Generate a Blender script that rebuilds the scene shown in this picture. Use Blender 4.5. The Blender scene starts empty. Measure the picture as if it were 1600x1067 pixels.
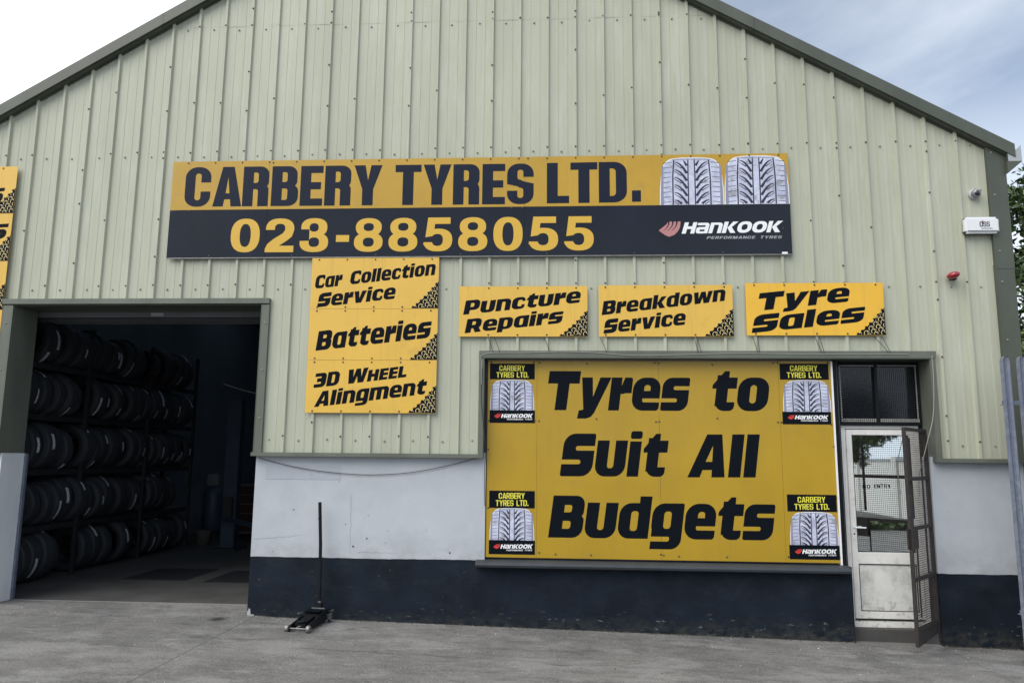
import bpy, bmesh, math, random
from mathutils import Vector, Matrix
from mathutils.geometry import delaunay_2d_cdt
random.seed(7)
sc = bpy.context.scene
COL = sc.collection
R_ = math.radians

# ------------------------------------------------------------------ camera
CAM_Y, CAM_Z, F_PX = -8.6625, 1.775, 1200.0
PITCH, YAW, ROLL = .150203, .061269, .009467
_cy, _sy, _cp, _sp = math.cos(YAW), math.sin(YAW), math.cos(PITCH), math.sin(PITCH)
FW = Vector((-_sy*_cp, _cy*_cp, _sp))
RT0 = Vector((_cy, _sy, 0)); UP0 = RT0.cross(FW)
RT = RT0*math.cos(ROLL) + UP0*math.sin(ROLL)
UP = -RT0*math.sin(ROLL) + UP0*math.cos(ROLL)
cam = bpy.data.cameras.new('camera')
camo = bpy.data.objects.new('camera', cam); COL.objects.link(camo)
camo.matrix_world = Matrix(((RT.x, UP.x, -FW.x, 0), (RT.y, UP.y, -FW.y, CAM_Y), (RT.z, UP.z, -FW.z, CAM_Z), (0, 0, 0, 1)))
cam.sensor_width = 36; cam.lens = 36*F_PX/1600; cam.clip_end = 3000
sc.camera = camo

def survey(px, py, y=0.0):
    """photogrammetry: point measured on the photograph -> (x, z) on the facade plane at depth y"""
    d = FW*F_PX + RT*(px-800) + UP*(533.5-py)
    t = (y-CAM_Y)/d.y
    return d.x*t, CAM_Z + d.z*t

# ------------------------------------------------------------------ sky and sun
SUN_EL, SUN_AZ = 48.0, -138.0         # hazy sun high on the left, slightly in front of the gable (azimuth from +y towards +x)
sun_dir = Vector((math.sin(R_(SUN_AZ))*math.cos(R_(SUN_EL)), math.cos(R_(SUN_AZ))*math.cos(R_(SUN_EL)), math.sin(R_(SUN_EL))))
w = bpy.data.worlds.new("World"); sc.world = w; w.use_nodes = True
nt = w.node_tree; nt.nodes.clear()
def N(nt, t, **kw):
    n = nt.nodes.new(t)
    for k, v in kw.items(): setattr(n, k, v)
    return n
out = N(nt, 'ShaderNodeOutputWorld'); bg = N(nt, 'ShaderNodeBackground')
sky = N(nt, 'ShaderNodeTexSky'); sky.sky_type = 'NISHITA'; sky.sun_disc = False
sky.sun_elevation = R_(SUN_EL); sky.sun_rotation = R_(SUN_AZ); sky.air_density = 1.0; sky.dust_density = 1.2
tc = N(nt, 'ShaderNodeTexCoord')
mp = N(nt, 'ShaderNodeMapping'); mp.inputs['Scale'].default_value = (1.0, 1.0, 2.4); mp.inputs['Location'].default_value = (3.1, .4, .0)
no = N(nt, 'ShaderNodeTexNoise'); no.inputs['Scale'].default_value = 1.35; no.inputs['Detail'].default_value = 8; no.inputs['Roughness'].default_value = .52; no.inputs['Distortion'].default_value = .5
cr = N(nt, 'ShaderNodeValToRGB'); cr.color_ramp.elements[0].position = .38; cr.color_ramp.elements[1].position = .72
cr.color_ramp.elements[0].color = (.22, .22, .22, 1)
# clouds are brighter towards the sun
dt = N(nt, 'ShaderNodeVectorMath', operation='DOT_PRODUCT'); dt.inputs[1].default_value = Vector((-.62, .62, .48)).normalized()
nrm = N(nt, 'ShaderNodeVectorMath', operation='NORMALIZE')
mr = N(nt, 'ShaderNodeMapRange'); mr.inputs['From Min'].default_value = .2; mr.inputs['From Max'].default_value = .98
mr.inputs['To Min'].default_value = 0; mr.inputs['To Max'].default_value = 1
ccol = N(nt, 'ShaderNodeMix', data_type='RGBA'); ccol.inputs['A'].default_value = (7.8, 8.6, 9.6, 1); ccol.inputs['B'].default_value = (10.5, 10.6, 10.6, 1)
addm = N(nt, 'ShaderNodeMath', operation='ADD'); mrc = N(nt, 'ShaderNodeMapRange'); mrc.inputs['From Min'].default_value = .78; mrc.inputs['From Max'].default_value = .97
addm.use_clamp = True
mix = N(nt, 'ShaderNodeMix', data_type='RGBA')
sep = N(nt, 'ShaderNodeSeparateXYZ'); hzn = N(nt, 'ShaderNodeMapRange'); hzn.inputs['From Min'].default_value = .40; hzn.inputs['From Max'].default_value = .22; hzn.inputs['To Max'].default_value = .7
addh = N(nt, 'ShaderNodeMath', operation='ADD'); addh.use_clamp = True; 
L = nt.links.new
L(nrm.outputs[0], sep.inputs[0]); L(sep.outputs['Z'], hzn.inputs['Value']); L(hzn.outputs[0], addh.inputs[0])
L(tc.outputs['Generated'], mp.inputs['Vector']); L(mp.outputs[0], no.inputs['Vector']); L(no.outputs['Fac'], cr.inputs['Fac'])
L(tc.outputs['Generated'], nrm.inputs[0]); L(nrm.outputs[0], dt.inputs[0]); L(dt.outputs['Value'], mr.inputs['Value']); L(dt.outputs['Value'], mrc.inputs['Value'])
L(mr.outputs[0], ccol.inputs['Factor']); L(cr.outputs['Color'], addm.inputs[0]); L(mrc.outputs[0], addm.inputs[1])
L(addm.outputs[0], addh.inputs[1]); L(addh.outputs[0], mix.inputs['Factor']); L(sky.outputs[0], mix.inputs['A']); L(ccol.outputs['Result'], mix.inputs['B'])
L(mix.outputs['Result'], bg.inputs['Color']); bg.inputs['Strength'].default_value = .07; L(bg.outputs[0], out.inputs[0])
sl = bpy.data.lights.new('sun', 'SUN'); sl.energy = 1.5; sl.angle = R_(55); sl.color = (1, .95, .87)
so = bpy.data.objects.new('sun', sl); COL.objects.link(so); so.rotation_euler = sun_dir.to_track_quat('Z', 'Y').to_euler(); so.location = (0, 20, 30)
vs = sc.view_settings; vs.view_transform = 'Standard'; vs.look = 'None'; vs.gamma = 1; vs.exposure = .95; vs.use_curve_mapping = False
sc.render.engine = 'CYCLES'

# ------------------------------------------------------------------ materials
def mat(name, col, rough=.6, metal=0., var=.0, scale=4., col2=None, bump=0., bscale=60., stretch=(1, 1, 1), spec=.5, lo=.35, hi=.65, detail=6, coat=0., rvar=0.):
    m = bpy.data.materials.new(name); m.use_nodes = True; t = m.node_tree; b = t.nodes['Principled BSDF']
    b.inputs['Roughness'].default_value = rough; b.inputs['Metallic'].default_value = metal
    b.inputs['Specular IOR Level'].default_value = spec
    if coat: b.inputs['Coat Weight'].default_value = coat; b.inputs['Coat Roughness'].default_value = .08
    b.inputs['Base Color'].default_value = (*col, 1)
    if var or col2:
        c = N(t, 'ShaderNodeTexCoord'); mp = N(t, 'ShaderNodeMapping'); mp.inputs['Scale'].default_value = stretch
        n = N(t, 'ShaderNodeTexNoise'); n.inputs['Scale'].default_value = scale; n.inputs['Detail'].default_value = detail; n.inputs['Roughness'].default_value = .6
        r = N(t, 'ShaderNodeMapRange'); r.inputs['From Min'].default_value = lo; r.inputs['From Max'].default_value = hi
        x = N(t, 'ShaderNodeMix', data_type='RGBA')
        c2 = col2 or tuple(v*(1-var) for v in col)
        x.inputs['A'].default_value = (*col, 1); x.inputs['B'].default_value = (*c2, 1)
        t.links.new(c.outputs['Object'], mp.inputs['Vector']); t.links.new(mp.outputs[0], n.inputs['Vector']); t.links.new(n.outputs['Fac'], r.inputs['Value'])
        t.links.new(r.outputs[0], x.inputs['Factor']); t.links.new(x.outputs['Result'], b.inputs['Base Color'])
        if rvar:
            q = N(t, 'ShaderNodeMapRange'); q.inputs['To Min'].default_value = rough-rvar; q.inputs['To Max'].default_value = rough+rvar
            t.links.new(n.outputs['Fac'], q.inputs['Value']); t.links.new(q.outputs[0], b.inputs['Roughness'])
    if bump:
        c = N(t, 'ShaderNodeTexCoord'); n = N(t, 'ShaderNodeTexNoise'); n.inputs['Scale'].default_value = bscale; n.inputs['Detail'].default_value = 5
        bp = N(t, 'ShaderNodeBump'); bp.inputs['Strength'].default_value = bump; bp.inputs['Distance'].default_value = .01
        t.links.new(c.outputs['Object'], n.inputs['Vector']); t.links.new(n.outputs['Fac'], bp.inputs['Height']); t.links.new(bp.outputs[0], b.inputs['Normal'])
    return m

def layer(m, col, scale, lo, hi, stretch=(1, 1, 1), detail=8, amount=1., zmin=None, zmax=None, tex='noise'):
    """another layer of dirt / wear over the material's colour, optionally limited to a band of heights"""
    t = m.node_tree; b = t.nodes['Principled BSDF']; inp = b.inputs['Base Color']
    x = N(t, 'ShaderNodeMix', data_type='RGBA'); x.inputs['B'].default_value = (*col, 1)
    if inp.links: t.links.new(inp.links[0].from_socket, x.inputs['A'])
    else: x.inputs['A'].default_value = inp.default_value
    c = N(t, 'ShaderNodeTexCoord'); mp = N(t, 'ShaderNodeMapping'); mp.inputs['Scale'].default_value = stretch; mp.inputs['Location'].default_value = (scale*.37, 2.1, scale*.11)
    if tex == 'noise':
        n = N(t, 'ShaderNodeTexNoise'); n.inputs['Detail'].default_value = detail; n.inputs['Roughness'].default_value = .65; o = n.outputs['Fac']
    else:
        n = N(t, 'ShaderNodeTexVoronoi'); o = n.outputs['Distance']
    n.inputs['Scale'].default_value = scale
    r = N(t, 'ShaderNodeMapRange'); r.inputs['From Min'].default_value = lo; r.inputs['From Max'].default_value = hi; r.inputs['To Max'].default_value = amount
    t.links.new(c.outputs['Object'], mp.inputs['Vector']); t.links.new(mp.outputs[0], n.inputs['Vector']); t.links.new(o, r.inputs['Value'])
    fac = r.outputs[0]
    if zmin is not None:
        s = N(t, 'ShaderNodeSeparateXYZ'); q = N(t, 'ShaderNodeMapRange'); q.inputs['From Min'].default_value = zmin; q.inputs['From Max'].default_value = zmax
        mu = N(t, 'ShaderNodeMath', operation='MULTIPLY')
        t.links.new(c.outputs['Object'], s.inputs[0]); t.links.new(s.outputs['Z'], q.inputs['Value']); t.links.new(q.outputs[0], mu.inputs[0]); t.links.new(fac, mu.inputs[1]); fac = mu.outputs[0]
    t.links.new(fac, x.inputs['Factor']); t.links.new(x.outputs['Result'], inp)
    return m

M = {}
M['clad'] = mat('cladding_paint', (.452, .466, .362), .46, var=.12, scale=1.3, stretch=(1, 1, .35))
layer(M['clad'], (.34, .35, .24), 9, .50, .72, (3.2, 1, .10), amount=.30)
layer(M['clad'], (.25, .25, .18), 26, .60, .78, (2.2, 1, .06), amount=.28)
layer(M['clad'], (.30, .27, .18), 18, .66, .80, (1.5, 1, .12), amount=.5)
layer(M['clad'], (.54, .56, .48), 3, .52, .75, (2.0, 1, .3), amount=.5)
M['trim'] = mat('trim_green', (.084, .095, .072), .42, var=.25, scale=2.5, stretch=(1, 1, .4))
M['trim_light'] = mat('trim_pale_green', (.135, .148, .118), .45, var=.25, scale=3, stretch=(1, 1, .3))  # paler trim green; on two reveals it stands in for light
M['roof'] = mat('roof_sheet', (.10, .115, .10), .5, var=.2)
M['render'] = mat('white_render', (.465, .495, .53), .8, var=.10, scale=1.6, bump=.15, bscale=45)
layer(M['render'], (.36, .39, .43), 3.5, .5, .75, (1, 1, .6), amount=.55)
layer(M['render'], (.33, .30, .27), 22, .66, .76, amount=.7)
layer(M['render'], (.16, .16, .17), 9, .70, .74, (1, 1, 3), amount=.6)
M['reveal_white'] = mat('lifted_reveal_white', (.74, .76, .77), .6, var=.15, scale=3, stretch=(1, 1, .4))  # brighter than the wall render, lifts the shaded garage reveal by colour
layer(M['render'], (.30, .30, .30), 5, .40, .62, (1, 1, 1.5), amount=.65, zmin=.92, zmax=.62)
layer(M['render'], (.42, .44, .46), 10, .48, .66, (2.4, 1, .15), amount=.5, zmin=1.3, zmax=1.8)
M['patch'] = mat('touched_up_paint', (.40, .43, .47), .8, var=.08, bump=.1)
M['plinth'] = mat('navy_masonry_paint', (.010, .016, .026), .7, spec=.15, var=.35, scale=3, bump=.25, bscale=40)
layer(M['plinth'], (.035, .042, .05), 4, .5, .8, (1, 1, 1.5), amount=.35)
layer(M['plinth'], (.20, .21, .20), 9, .625, .66, (1, 1, 3.5), amount=.75, zmin=.17, zmax=.06)
layer(M['plinth'], (.35, .35, .35), 40, .735, .76, amount=.7)
layer(M['plinth'], (.045, .045, .04), 7, .42, .60, (1, 1, 1.6), amount=.8, zmin=.10, zmax=-.06)
M['sill'] = mat('sill_paint', (.04, .048, .058), .5, var=.3, bump=.1)
M['yellow'] = mat('sign_yellow_aged', (.50, .295, .014), .42, var=.12, scale=1.5, coat=.1)
M['amber'] = mat('sign_amber_aged', (.74, .455, .068), .42, var=.07, scale=2.0, coat=.1)
M['amber_new'] = mat('sign_yellow_fresh', (.80, .45, .020), .36, var=.05, scale=2, coat=.3)
M['board'] = mat('board_yellow', (.44, .275, .010), .36, var=.12, scale=.9, coat=.08)
layer(M['board'], (.33, .205, .012), 2.2, .5, .75, (1, 1, .4), amount=.5)
for k_ in ('yellow', 'amber', 'amber_new', 'board'):
    layer(M[k_], (.30, .20, .05), 11, .54, .80, (2.0, 1, .10), amount=.35)
    layer(M[k_], (.25, .18, .07), 3.1, .60, .78, amount=.35)
M['navy'] = mat('sign_navy', (.007, .011, .022), .18, var=.35, scale=2, spec=.3, bump=.05, bscale=2.2, rvar=.08)
M['ink'] = mat('black_vinyl', (.004, .006, .010), .40, spec=.08)
M['ink_blue'] = mat('navy_vinyl', (.013, .018, .034), .40, spec=.12)
M['ink_yellow'] = mat('yellow_vinyl', (.64, .385, .028), .4, coat=.2)
M['ink_lemon'] = mat('lemon_vinyl', (.78, .72, .07), .4)
M['ink_pale'] = mat('pale_yellow_vinyl', (.86, .70, .32), .4)
M['ink_white'] = mat('white_vinyl', (.82, .83, .84), .4)
M['ink_grey'] = mat('grey_vinyl', (.38, .40, .42), .5)
M['ink_red'] = mat('red_vinyl', (.62, .035, .03), .4)
M['ink_pink'] = mat('faded_red_vinyl', (.46, .20, .20), .5)
M['print_light'] = mat('tyre_print_silver', (.62, .65, .80), .4, col2=(.40, .42, .55), scale=9, coat=.2)
layer(M['print_light'], (.26, .25, .26), 6, .56, .64, (1, 1, 2), amount=.8)
M['print_mid'] = mat('tyre_print_grey', (.24, .25, .34), .4)
M['print_dark'] = mat('tyre_print_dark', (.012, .014, .03), .4)
M['screw'] = mat('screw_head', (.06, .06, .05), .6)
M['screw_pan'] = mat('screw_head_capped', (.23, .245, .19), .5)
M['galv'] = mat('galvanised_steel', (.19, .215, .265), .55, metal=.3, var=.35, scale=18, bump=.05)
layer(M['galv'], (.11, .13, .21), 4, .45, .65, (1, 1, .3), amount=.6)
M['rust'] = mat('rusty_dark_steel', (.016, .014, .014), .75, col2=(.034, .024, .021), scale=14, bump=.3, bscale=80)
M['mesh_steel'] = mat('mesh_wire_steel', (.055, .042, .041), .6, metal=.2, var=.4, scale=20)
M['black_steel'] = mat('black_painted_steel', (.008, .009, .012), .5, var=.3, scale=10, spec=.2)
M['mesh_white'] = mat('pale_mesh_edge', (.42, .42, .40), .6, var=.3, scale=20)
M['pvc'] = mat('dirty_white_frame', (.82, .81, .77), .4, var=.12, scale=4)
layer(M['pvc'], (.35, .33, .28), 12, .55, .75, (1, 1, .6), amount=.55)
layer(M['pvc'], (.22, .20, .17), 20, .55, .68, amount=.8, zmin=.45, zmax=.05)
M['panel_dirty'] = mat('scuffed_white_panel', (.74, .74, .70), .5, var=.12, scale=5)
layer(M['panel_dirty'], (.40, .395, .37), 7, .46, .68, amount=.75)
layer(M['panel_dirty'], (.68, .68, .66), 22, .62, .68, amount=.8)
layer(M['panel_dirty'], (.20, .19, .16), 16, .50, .64, amount=.8, zmin=.40, zmax=.12)
M['mirror'] = mat('reflective_glass', (.78, .83, .83), .02, metal=1.)
M['dark_glass'] = mat('dark_glass', (.008, .010, .014), .10, spec=.6)
M['gasket'] = mat('black_gasket', (.01, .01, .01), .5)
M['rubber'] = mat('tyre_rubber', (.028, .032, .038), .65, bump=.2)
M['sticker'] = mat('tyre_label', (.80, .82, .85), .6, col2=(.40, .42, .45), scale=60, lo=.45, hi=.55)
M['sticker_y'] = mat('tyre_label_yellow', (.50, .50, .08), .6)
M['rack'] = mat('rack_steel', (.022, .023, .027), .6, var=.3)
M['rack_board'] = mat('rack_board', (.055, .05, .05), .8, var=.3)
M['inner'] = mat('interior_wall', (.17, .185, .20), .9, var=.3, scale=1)
M['inner_light'] = mat('interior_sheet', (.20, .22, .24), .8, var=.2, scale=1)
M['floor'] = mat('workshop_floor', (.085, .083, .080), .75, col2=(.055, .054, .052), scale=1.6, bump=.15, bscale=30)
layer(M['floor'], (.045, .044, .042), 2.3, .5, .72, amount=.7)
M['steel_plate'] = mat('floor_plate', (.022, .024, .026), .55, var=.3)
M['bucket'] = mat('grimy_pail', (.14, .135, .11), .7, var=.4, scale=12)
M['lift'] = mat('lift_paint', (.045, .065, .10), .5, var=.3)
M['cable'] = mat('cable_black', (.02, .02, .022), .5)
M['cable_pale'] = mat('cable_pale', (.36, .36, .31), .5)
M['alarm'] = mat('alarm_plastic', (.74, .75, .77), .35)
M['camera_grey'] = mat('camera_housing', (.24, .25, .26), .35, metal=.3)
M['lens'] = mat('camera_lens', (.01, .01, .012), .05)
M['red_dome'] = mat('red_beacon', (.30, .008, .022), .22, coat=.5)
M['chrome'] = mat('worn_steel', (.26, .255, .245), .5, metal=.6, var=.3, scale=30)
M['paper'] = mat('paper_label', (.55, .55, .52), .7)
M['bark'] = mat('bark', (.07, .055, .04), .9, var=.4, scale=8, bump=.5)
M['leaf'] = mat('leaf_green', (.075, .12, .028), .5, col2=(.030, .060, .016), scale=3)
M['leaf_pale'] = mat('leaf_pale', (.17, .21, .07), .5, col2=(.06, .09, .03), scale=4)
for k in ('leaf', 'leaf_pale'):
    M[k].node_tree.nodes['Principled BSDF'].inputs['Subsurface Weight'].default_value = 0
M['added_white'] = mat('added_wall_paint', (.78, .78, .76), .8, var=.06)
M['slate'] = mat('slate', (.07, .075, .085), .7, var=.3)
M['hedge_dark'] = mat('hedge_core', (.02, .032, .012), .9)

M['fill_rooflight'] = mat('fill_rooflight_sheet', (.55, .60, .62), .6)  # for unseen rooflights added to let more light into the workshop
_t = M['fill_rooflight'].node_tree; _b = _t.nodes['Principled BSDF']; _tr = N(_t, 'ShaderNodeBsdfTranslucent'); _tr.inputs['Color'].default_value = (.27, .32, .37, 1)
_t.links.new(_tr.outputs[0], _t.nodes['Material Output'].inputs['Surface'])
# yard concrete
M['conc'] = mat('yard_concrete', (.176, .170, .163), .85, col2=(.105, .103, .100), scale=.9, lo=.38, hi=.66, bump=.5, bscale=70, detail=10)
layer(M['conc'], (.075, .073, .071), 3.2, .49, .64, (1, 2.2, 1), amount=.6)
layer(M['conc'], (.215, .21, .204), 1.1, .50, .60, (1, 1.8, 1), amount=.85)
layer(M['conc'], (.25, .245, .238), 6, .54, .72, (1, 2.0, 1), amount=.6)
layer(M['conc'], (.36, .355, .345), 62, .56, .68, amount=.6, detail=3)
layer(M['conc'], (.040, .040, .039), 45, .57, .68, amount=.6, detail=3)
layer(M['conc'], (.07, .068, .066), 13, .60, .68, (1, 1.8, 1), amount=.6)
layer(M['conc'], (.055, .053, .05), 1.7, .58, .70, (1, 2.6, 1), amount=.6)
M['tar'] = mat('joint_filler', (.05, .05, .048), .9, var=.3)
M['oil'] = mat('oil_stain', (.05, .048, .045), .6, var=.3, scale=8)
M['wall_crack'] = mat('hairline_crack', (.27, .28, .30), .9)
M['asphalt'] = mat('rough_asphalt', (.10, .10, .098), .9, col2=(.06, .06, .06), scale=2, bump=.3)
M['grit_grey'] = mat('grit_grey', (.22, .21, .20), .9); M['grit_dark'] = mat('grit_dark', (.05, .05, .048), .9); M['grit_pale'] = mat('grit_pale', (.5, .49, .47), .9)
M['moss'] = mat('moss_and_dirt', (.045, .05, .03), .95, col2=(.09, .085, .07), scale=20, bump=.6)
M['grass'] = mat('field_grass', (.06, .09, .03), .9, col2=(.04, .06, .02), scale=.5)

# ------------------------------------------------------------------ object helpers
def link(name, me, parent=None, kind=None, label=None, cat=None, group=None):
    o = bpy.data.objects.new(name, me); COL.objects.link(o)
    if parent is not None: o.parent = parent
    if kind: o['kind'] = kind
    if label: o['label'] = label
    if cat: o['category'] = cat
    if group: o['group'] = group
    return o
def thing(name, label, cat, loc=(0, 0, 0), rz=0., group=None):
    o = link(name, None, None, None, label, cat, group); o.location = loc; o.rotation_euler = (0, 0, rz); o.empty_display_size = .2
    return o
class MB:
    """mesh collector"""
    def __init__(s): s.v = []; s.f = []; s.m = []; s.smooth = []
    def add(s, vs, fs, mi=0, sm=False):
        b = len(s.v); s.v += [tuple(v) for v in vs]; s.f += [tuple(b+i for i in f) for f in fs]; s.m += [mi]*len(fs); s.smooth += [sm]*len(fs)
        return s
    def box(s, x0, x1, y0, y1, z0, z1, mi=0, bev=0.):
        if bev:
            bm = bmesh.new(); bmesh.ops.create_cube(bm, size=1)
            for v in bm.verts: v.co = Vector(((x0+x1)/2+v.co.x*(x1-x0), (y0+y1)/2+v.co.y*(y1-y0), (z0+z1)/2+v.co.z*(z1-z0)))
            bmesh.ops.bevel(bm, geom=bm.edges[:], offset=bev, segments=2, affect='EDGES')
            s.addbm(bm, mi); return s
        return s.add([(x0, y0, z0), (x1, y0, z0), (x1, y1, z0), (x0, y1, z0), (x0, y0, z1), (x1, y0, z1), (x1, y1, z1), (x0, y1, z1)],
                     [(0, 3, 2, 1), (4, 5, 6, 7), (0, 1, 5, 4), (1, 2, 6, 5), (2, 3, 7, 6), (3, 0, 4, 7)], mi)
    def addbm(s, bm, mi=0, sm=False):
        bm.verts.index_update(); s.add([v.co.copy() for v in bm.verts], [[v.index for v in f.verts] for f in bm.faces], mi, sm); bm.free(); return s
    def bar(s, a, b, wx, wy, up=(0, 0, 1), mi=0):
        a, b = Vector(a), Vector(b); d = (b-a).normalized(); u = Vector(up)
        if abs(d.dot(u)) > .95: u = Vector((0, 1, 0))
        x = d.cross(u).normalized()*wx/2; y = x.cross(d).normalized()*wy/2
        v = [a-x-y, a+x-y, a+x+y, a-x+y, b-x-y, b+x-y, b+x+y, b-x+y]
        return s.add(v, [(0, 3, 2, 1), (4, 5, 6, 7), (0, 1, 5, 4), (1, 2, 6, 5), (2, 3, 7, 6), (3, 0, 4, 7)], mi)
    def tube(s, pts, r, n=8, mi=0, cap=True, sm=True):
        pts = [Vector(p) for p in pts]; rs = r if isinstance(r, (list, tuple)) else [r]*len(pts)
        vs = []; fs = []; prev = None
        for i, p in enumerate(pts):
            d = (pts[min(i+1, len(pts)-1)]-pts[max(i-1, 0)]).normalized()
            if prev is None: x = d.orthogonal().normalized()
            else: x = (prev-d*prev.dot(d)).normalized()
            prev = x; y = d.cross(x)
            for k in range(n):
                a = 2*math.pi*k/n; vs.append(p+(x*math.cos(a)+y*math.sin(a))*rs[i])
        for i in range(len(pts)-1):
            for k in range(n): fs.append((i*n+k, i*n+(k+1) % n, (i+1)*n+(k+1) % n, (i+1)*n+k))
        s.add(vs, fs, mi, sm)
        if cap: s.add(vs[:n], [tuple(range(n))[::-1]], mi); s.add(vs[-n:], [tuple(range(n))], mi)
        return s
    def lathe(s, prof, c=(0, 0, 0), axis='Z', n=24, mi=0, sm=True):
        vs = []; fs = []; c = Vector(c)
        for (r, h) in prof:
            for k in range(n):
                a = 2*math.pi*k/n; u, v = r*math.cos(a), r*math.sin(a)
                vs.append(c+Vector({'Z': (u, v, h), 'Y': (u, h, v), 'X': (h, u, v)}[axis]))
        for i in range(len(prof)-1):
            for k in range(n): fs.append((i*n+k, i*n+(k+1) % n, (i+1)*n+(k+1) % n, (i+1)*n+k))
        return s.add(vs, fs, mi, sm)
    def prism(s, poly, y0, y1, mi=0):
        """polygon in x-z, thick in y"""
        n = len(poly); vs = [(x, y0, z) for x, z in poly]+[(x, y1, z) for x, z in poly]
        fs = [tuple(range(n)), tuple(range(2*n-1, n-1, -1))]+[(i, i+n, (i+1) % n+n, (i+1) % n) for i in range(n)]
        return s.add(vs, fs, mi)
    def build(s, name, mats, parent=None, kind=None, label=None, cat=None, group=None, recalc=True):
        me = s.mesh(name, mats, recalc); return link(name, me, parent, kind, label, cat, group)
    def mesh(s, name, mats, recalc=True):
        me = bpy.data.meshes.new(name); me.from_pydata(s.v, [], s.f)
        for m in (mats if isinstance(mats, list) else [mats]): me.materials.append(m)
        me.polygons.foreach_set('material_index', s.m); me.polygons.foreach_set('use_smooth', s.smooth)
        if recalc:
            bm = bmesh.new(); bm.from_mesh(me); bmesh.ops.recalc_face_normals(bm, faces=bm.faces[:]); bm.to_mesh(me); bm.free()
        me.update(); return me
def dup(root, loc, rz=None, label=None, group=None):
    r = root.copy(); COL.objects.link(r); r.location = loc
    if rz is not None: r.rotation_euler = (0, 0, rz)
    if label: r['label'] = label
    if group: r['group'] = group
    for ch in list(root.children):
        c = ch.copy(); COL.objects.link(c); c.parent = r
        for g in ch.children:
            d = g.copy(); COL.objects.link(d); d.parent = c
    return r

# ------------------------------------------------------------------ lettering engine: painter's polygons -> triangles
def rr(x0, y0, x1, y1, r=0., n=6):
    """rounded rectangle, r = radius or (tl, tr, br, bl)"""
    if not isinstance(r, tuple): r = (r, r, r, r)
    tl, tr, br, bl = r; lim = min(x1-x0, y1-y0)/1.0
    P = []
    def arc(cx, cy, q, a0):
        if q <= 0: P.append((cx, cy)); return
        for i in range(n+1):
            a = a0+math.pi/2*i/n; P.append((cx+q*math.cos(a), cy+q*math.sin(a)))
    h = min(x1-x0, y1-y0)/2
    tl, tr, br, bl = [min(q, h*1.999 if q == 0 else (x1-x0), (y1-y0)) for q in (tl, tr, br, bl)]
    if tl+tr > x1-x0: k = (x1-x0)/(tl+tr); tl *= k; tr *= k
    if bl+br > x1-x0: k = (x1-x0)/(bl+br); bl *= k; br *= k
    if tl+bl > y1-y0: k = (y1-y0)/(tl+bl); tl *= k; bl *= k
    if tr+br > y1-y0: k = (y1-y0)/(tr+br); tr *= k; br *= k
    arc(x1-br, y0+br, br, -math.pi/2); arc(x1-tr, y1-tr, tr, 0); arc(x0+tl, y1-tl, tl, math.pi/2); arc(x0+bl, y0+bl, bl, math.pi)
    return P
def re(x0, y0, x1, y1): return [(x0, y0), (x1, y0), (x1, y1), (x0, y1)]
def el(x0, y0, x1, y1, n=28, e=2.4):
    cx, cy, a, b = (x0+x1)/2, (y0+y1)/2, (x1-x0)/2, (y1-y0)/2; P = []
    for i in range(n):
        t = 2*math.pi*i/n; c, s = math.cos(t), math.sin(t)
        P.append((cx+a*math.copysign(abs(c)**(2/e), c), cy+b*math.copysign(abs(s)**(2/e), s)))
    return P
def inside(p, poly):
    x, y = p; c = False; j = len(poly)-1
    for i in range(len(poly)):
        xi, yi = poly[i]; xj, yj = poly[j]
        if (yi > y) != (yj > y) and x < (xj-xi)*(y-yi)/(yj-yi)+xi: c = not c
        j = i
    return c
def paint(ops):
    """ops: [(value, polygon)]; later ones paint over earlier; value None erases -> {value: (verts, tris)}"""
    V = []; Fc = []
    for val, P in ops:
        b = len(V); V += [Vector(p) for p in P]; Fc.append(list(range(b, b+len(P))))
    v, e, f, _, _, _ = delaunay_2d_cdt(V, [], Fc, 1, 1e-5)
    res = {}
    boxes = [(min(p[0] for p in P), max(p[0] for p in P), min(p[1] for p in P), max(p[1] for p in P)) for _, P in ops]
    for t in f:
        cx = sum(v[i].x for i in t)/len(t); cy = sum(v[i].y for i in t)/len(t); cur = None
        for k in range(len(ops)-1, -1, -1):
            b = boxes[k]
            if b[0] <= cx <= b[1] and b[2] <= cy <= b[3] and inside((cx, cy), ops[k][1]): cur = ops[k][0]; break
        if cur is not None: res.setdefault(cur, []).append(tuple(t))
    return [(p.x, p.y) for p in v], res
P1 = lambda *a: (1, *a)
G = {}
# --- style A: condensed heavy grotesque (also used stretched wide)
A = {}
A['C'] = (.60, [(1, rr(0, 0, .58, 1, .26)), (0, rr(.225, .16, .36, .84, .07)), (0, re(.30, .38, .62, .61))])
A['O'] = (.60, [(1, rr(0, 0, .60, 1, .26)), (0, rr(.225, .16, .375, .84, .07))])
A['A'] = (.62, [(1, [(0, 0), (.235, 0), (.26, .18), (.39, .18), (.41, 0), (.65, 0), (.45, 1), (.19, 1)]), (0, [(.28, .33), (.37, .33), (.325, .74)])])
A['R'] = (.60, [(1, rr(0, .42, .58, 1, (0, .20, .20, 0))), (1, rr(.30, -.0, .58, .56, (0, .16, 0, 0))), (1, re(0, 0, .235, 1)), (0, rr(.235, .585, .345, .85, (0, .06, .06, 0))), (0, rr(.235, -.01, .345, .43, (0, .06, 0, 0)))])
A['P'] = (.58, [(1, rr(0, .38, .58, 1, (0, .22, .22, 0))), (1, re(0, 0, .235, 1)), (0, rr(.235, .55, .345, .85, (0, .06, .06, 0)))])
A['B'] = (.60, [(1, rr(0, .46, .57, 1, (0, .2, .16, 0))), (1, rr(0, 0, .60, .54, (0, .18, .22, 0))), (0, rr(.235, .60, .35, .85, (0, .05, .05, 0))), (0, rr(.235, .15, .36, .44, (0, .05, .05, 0)))])
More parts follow.
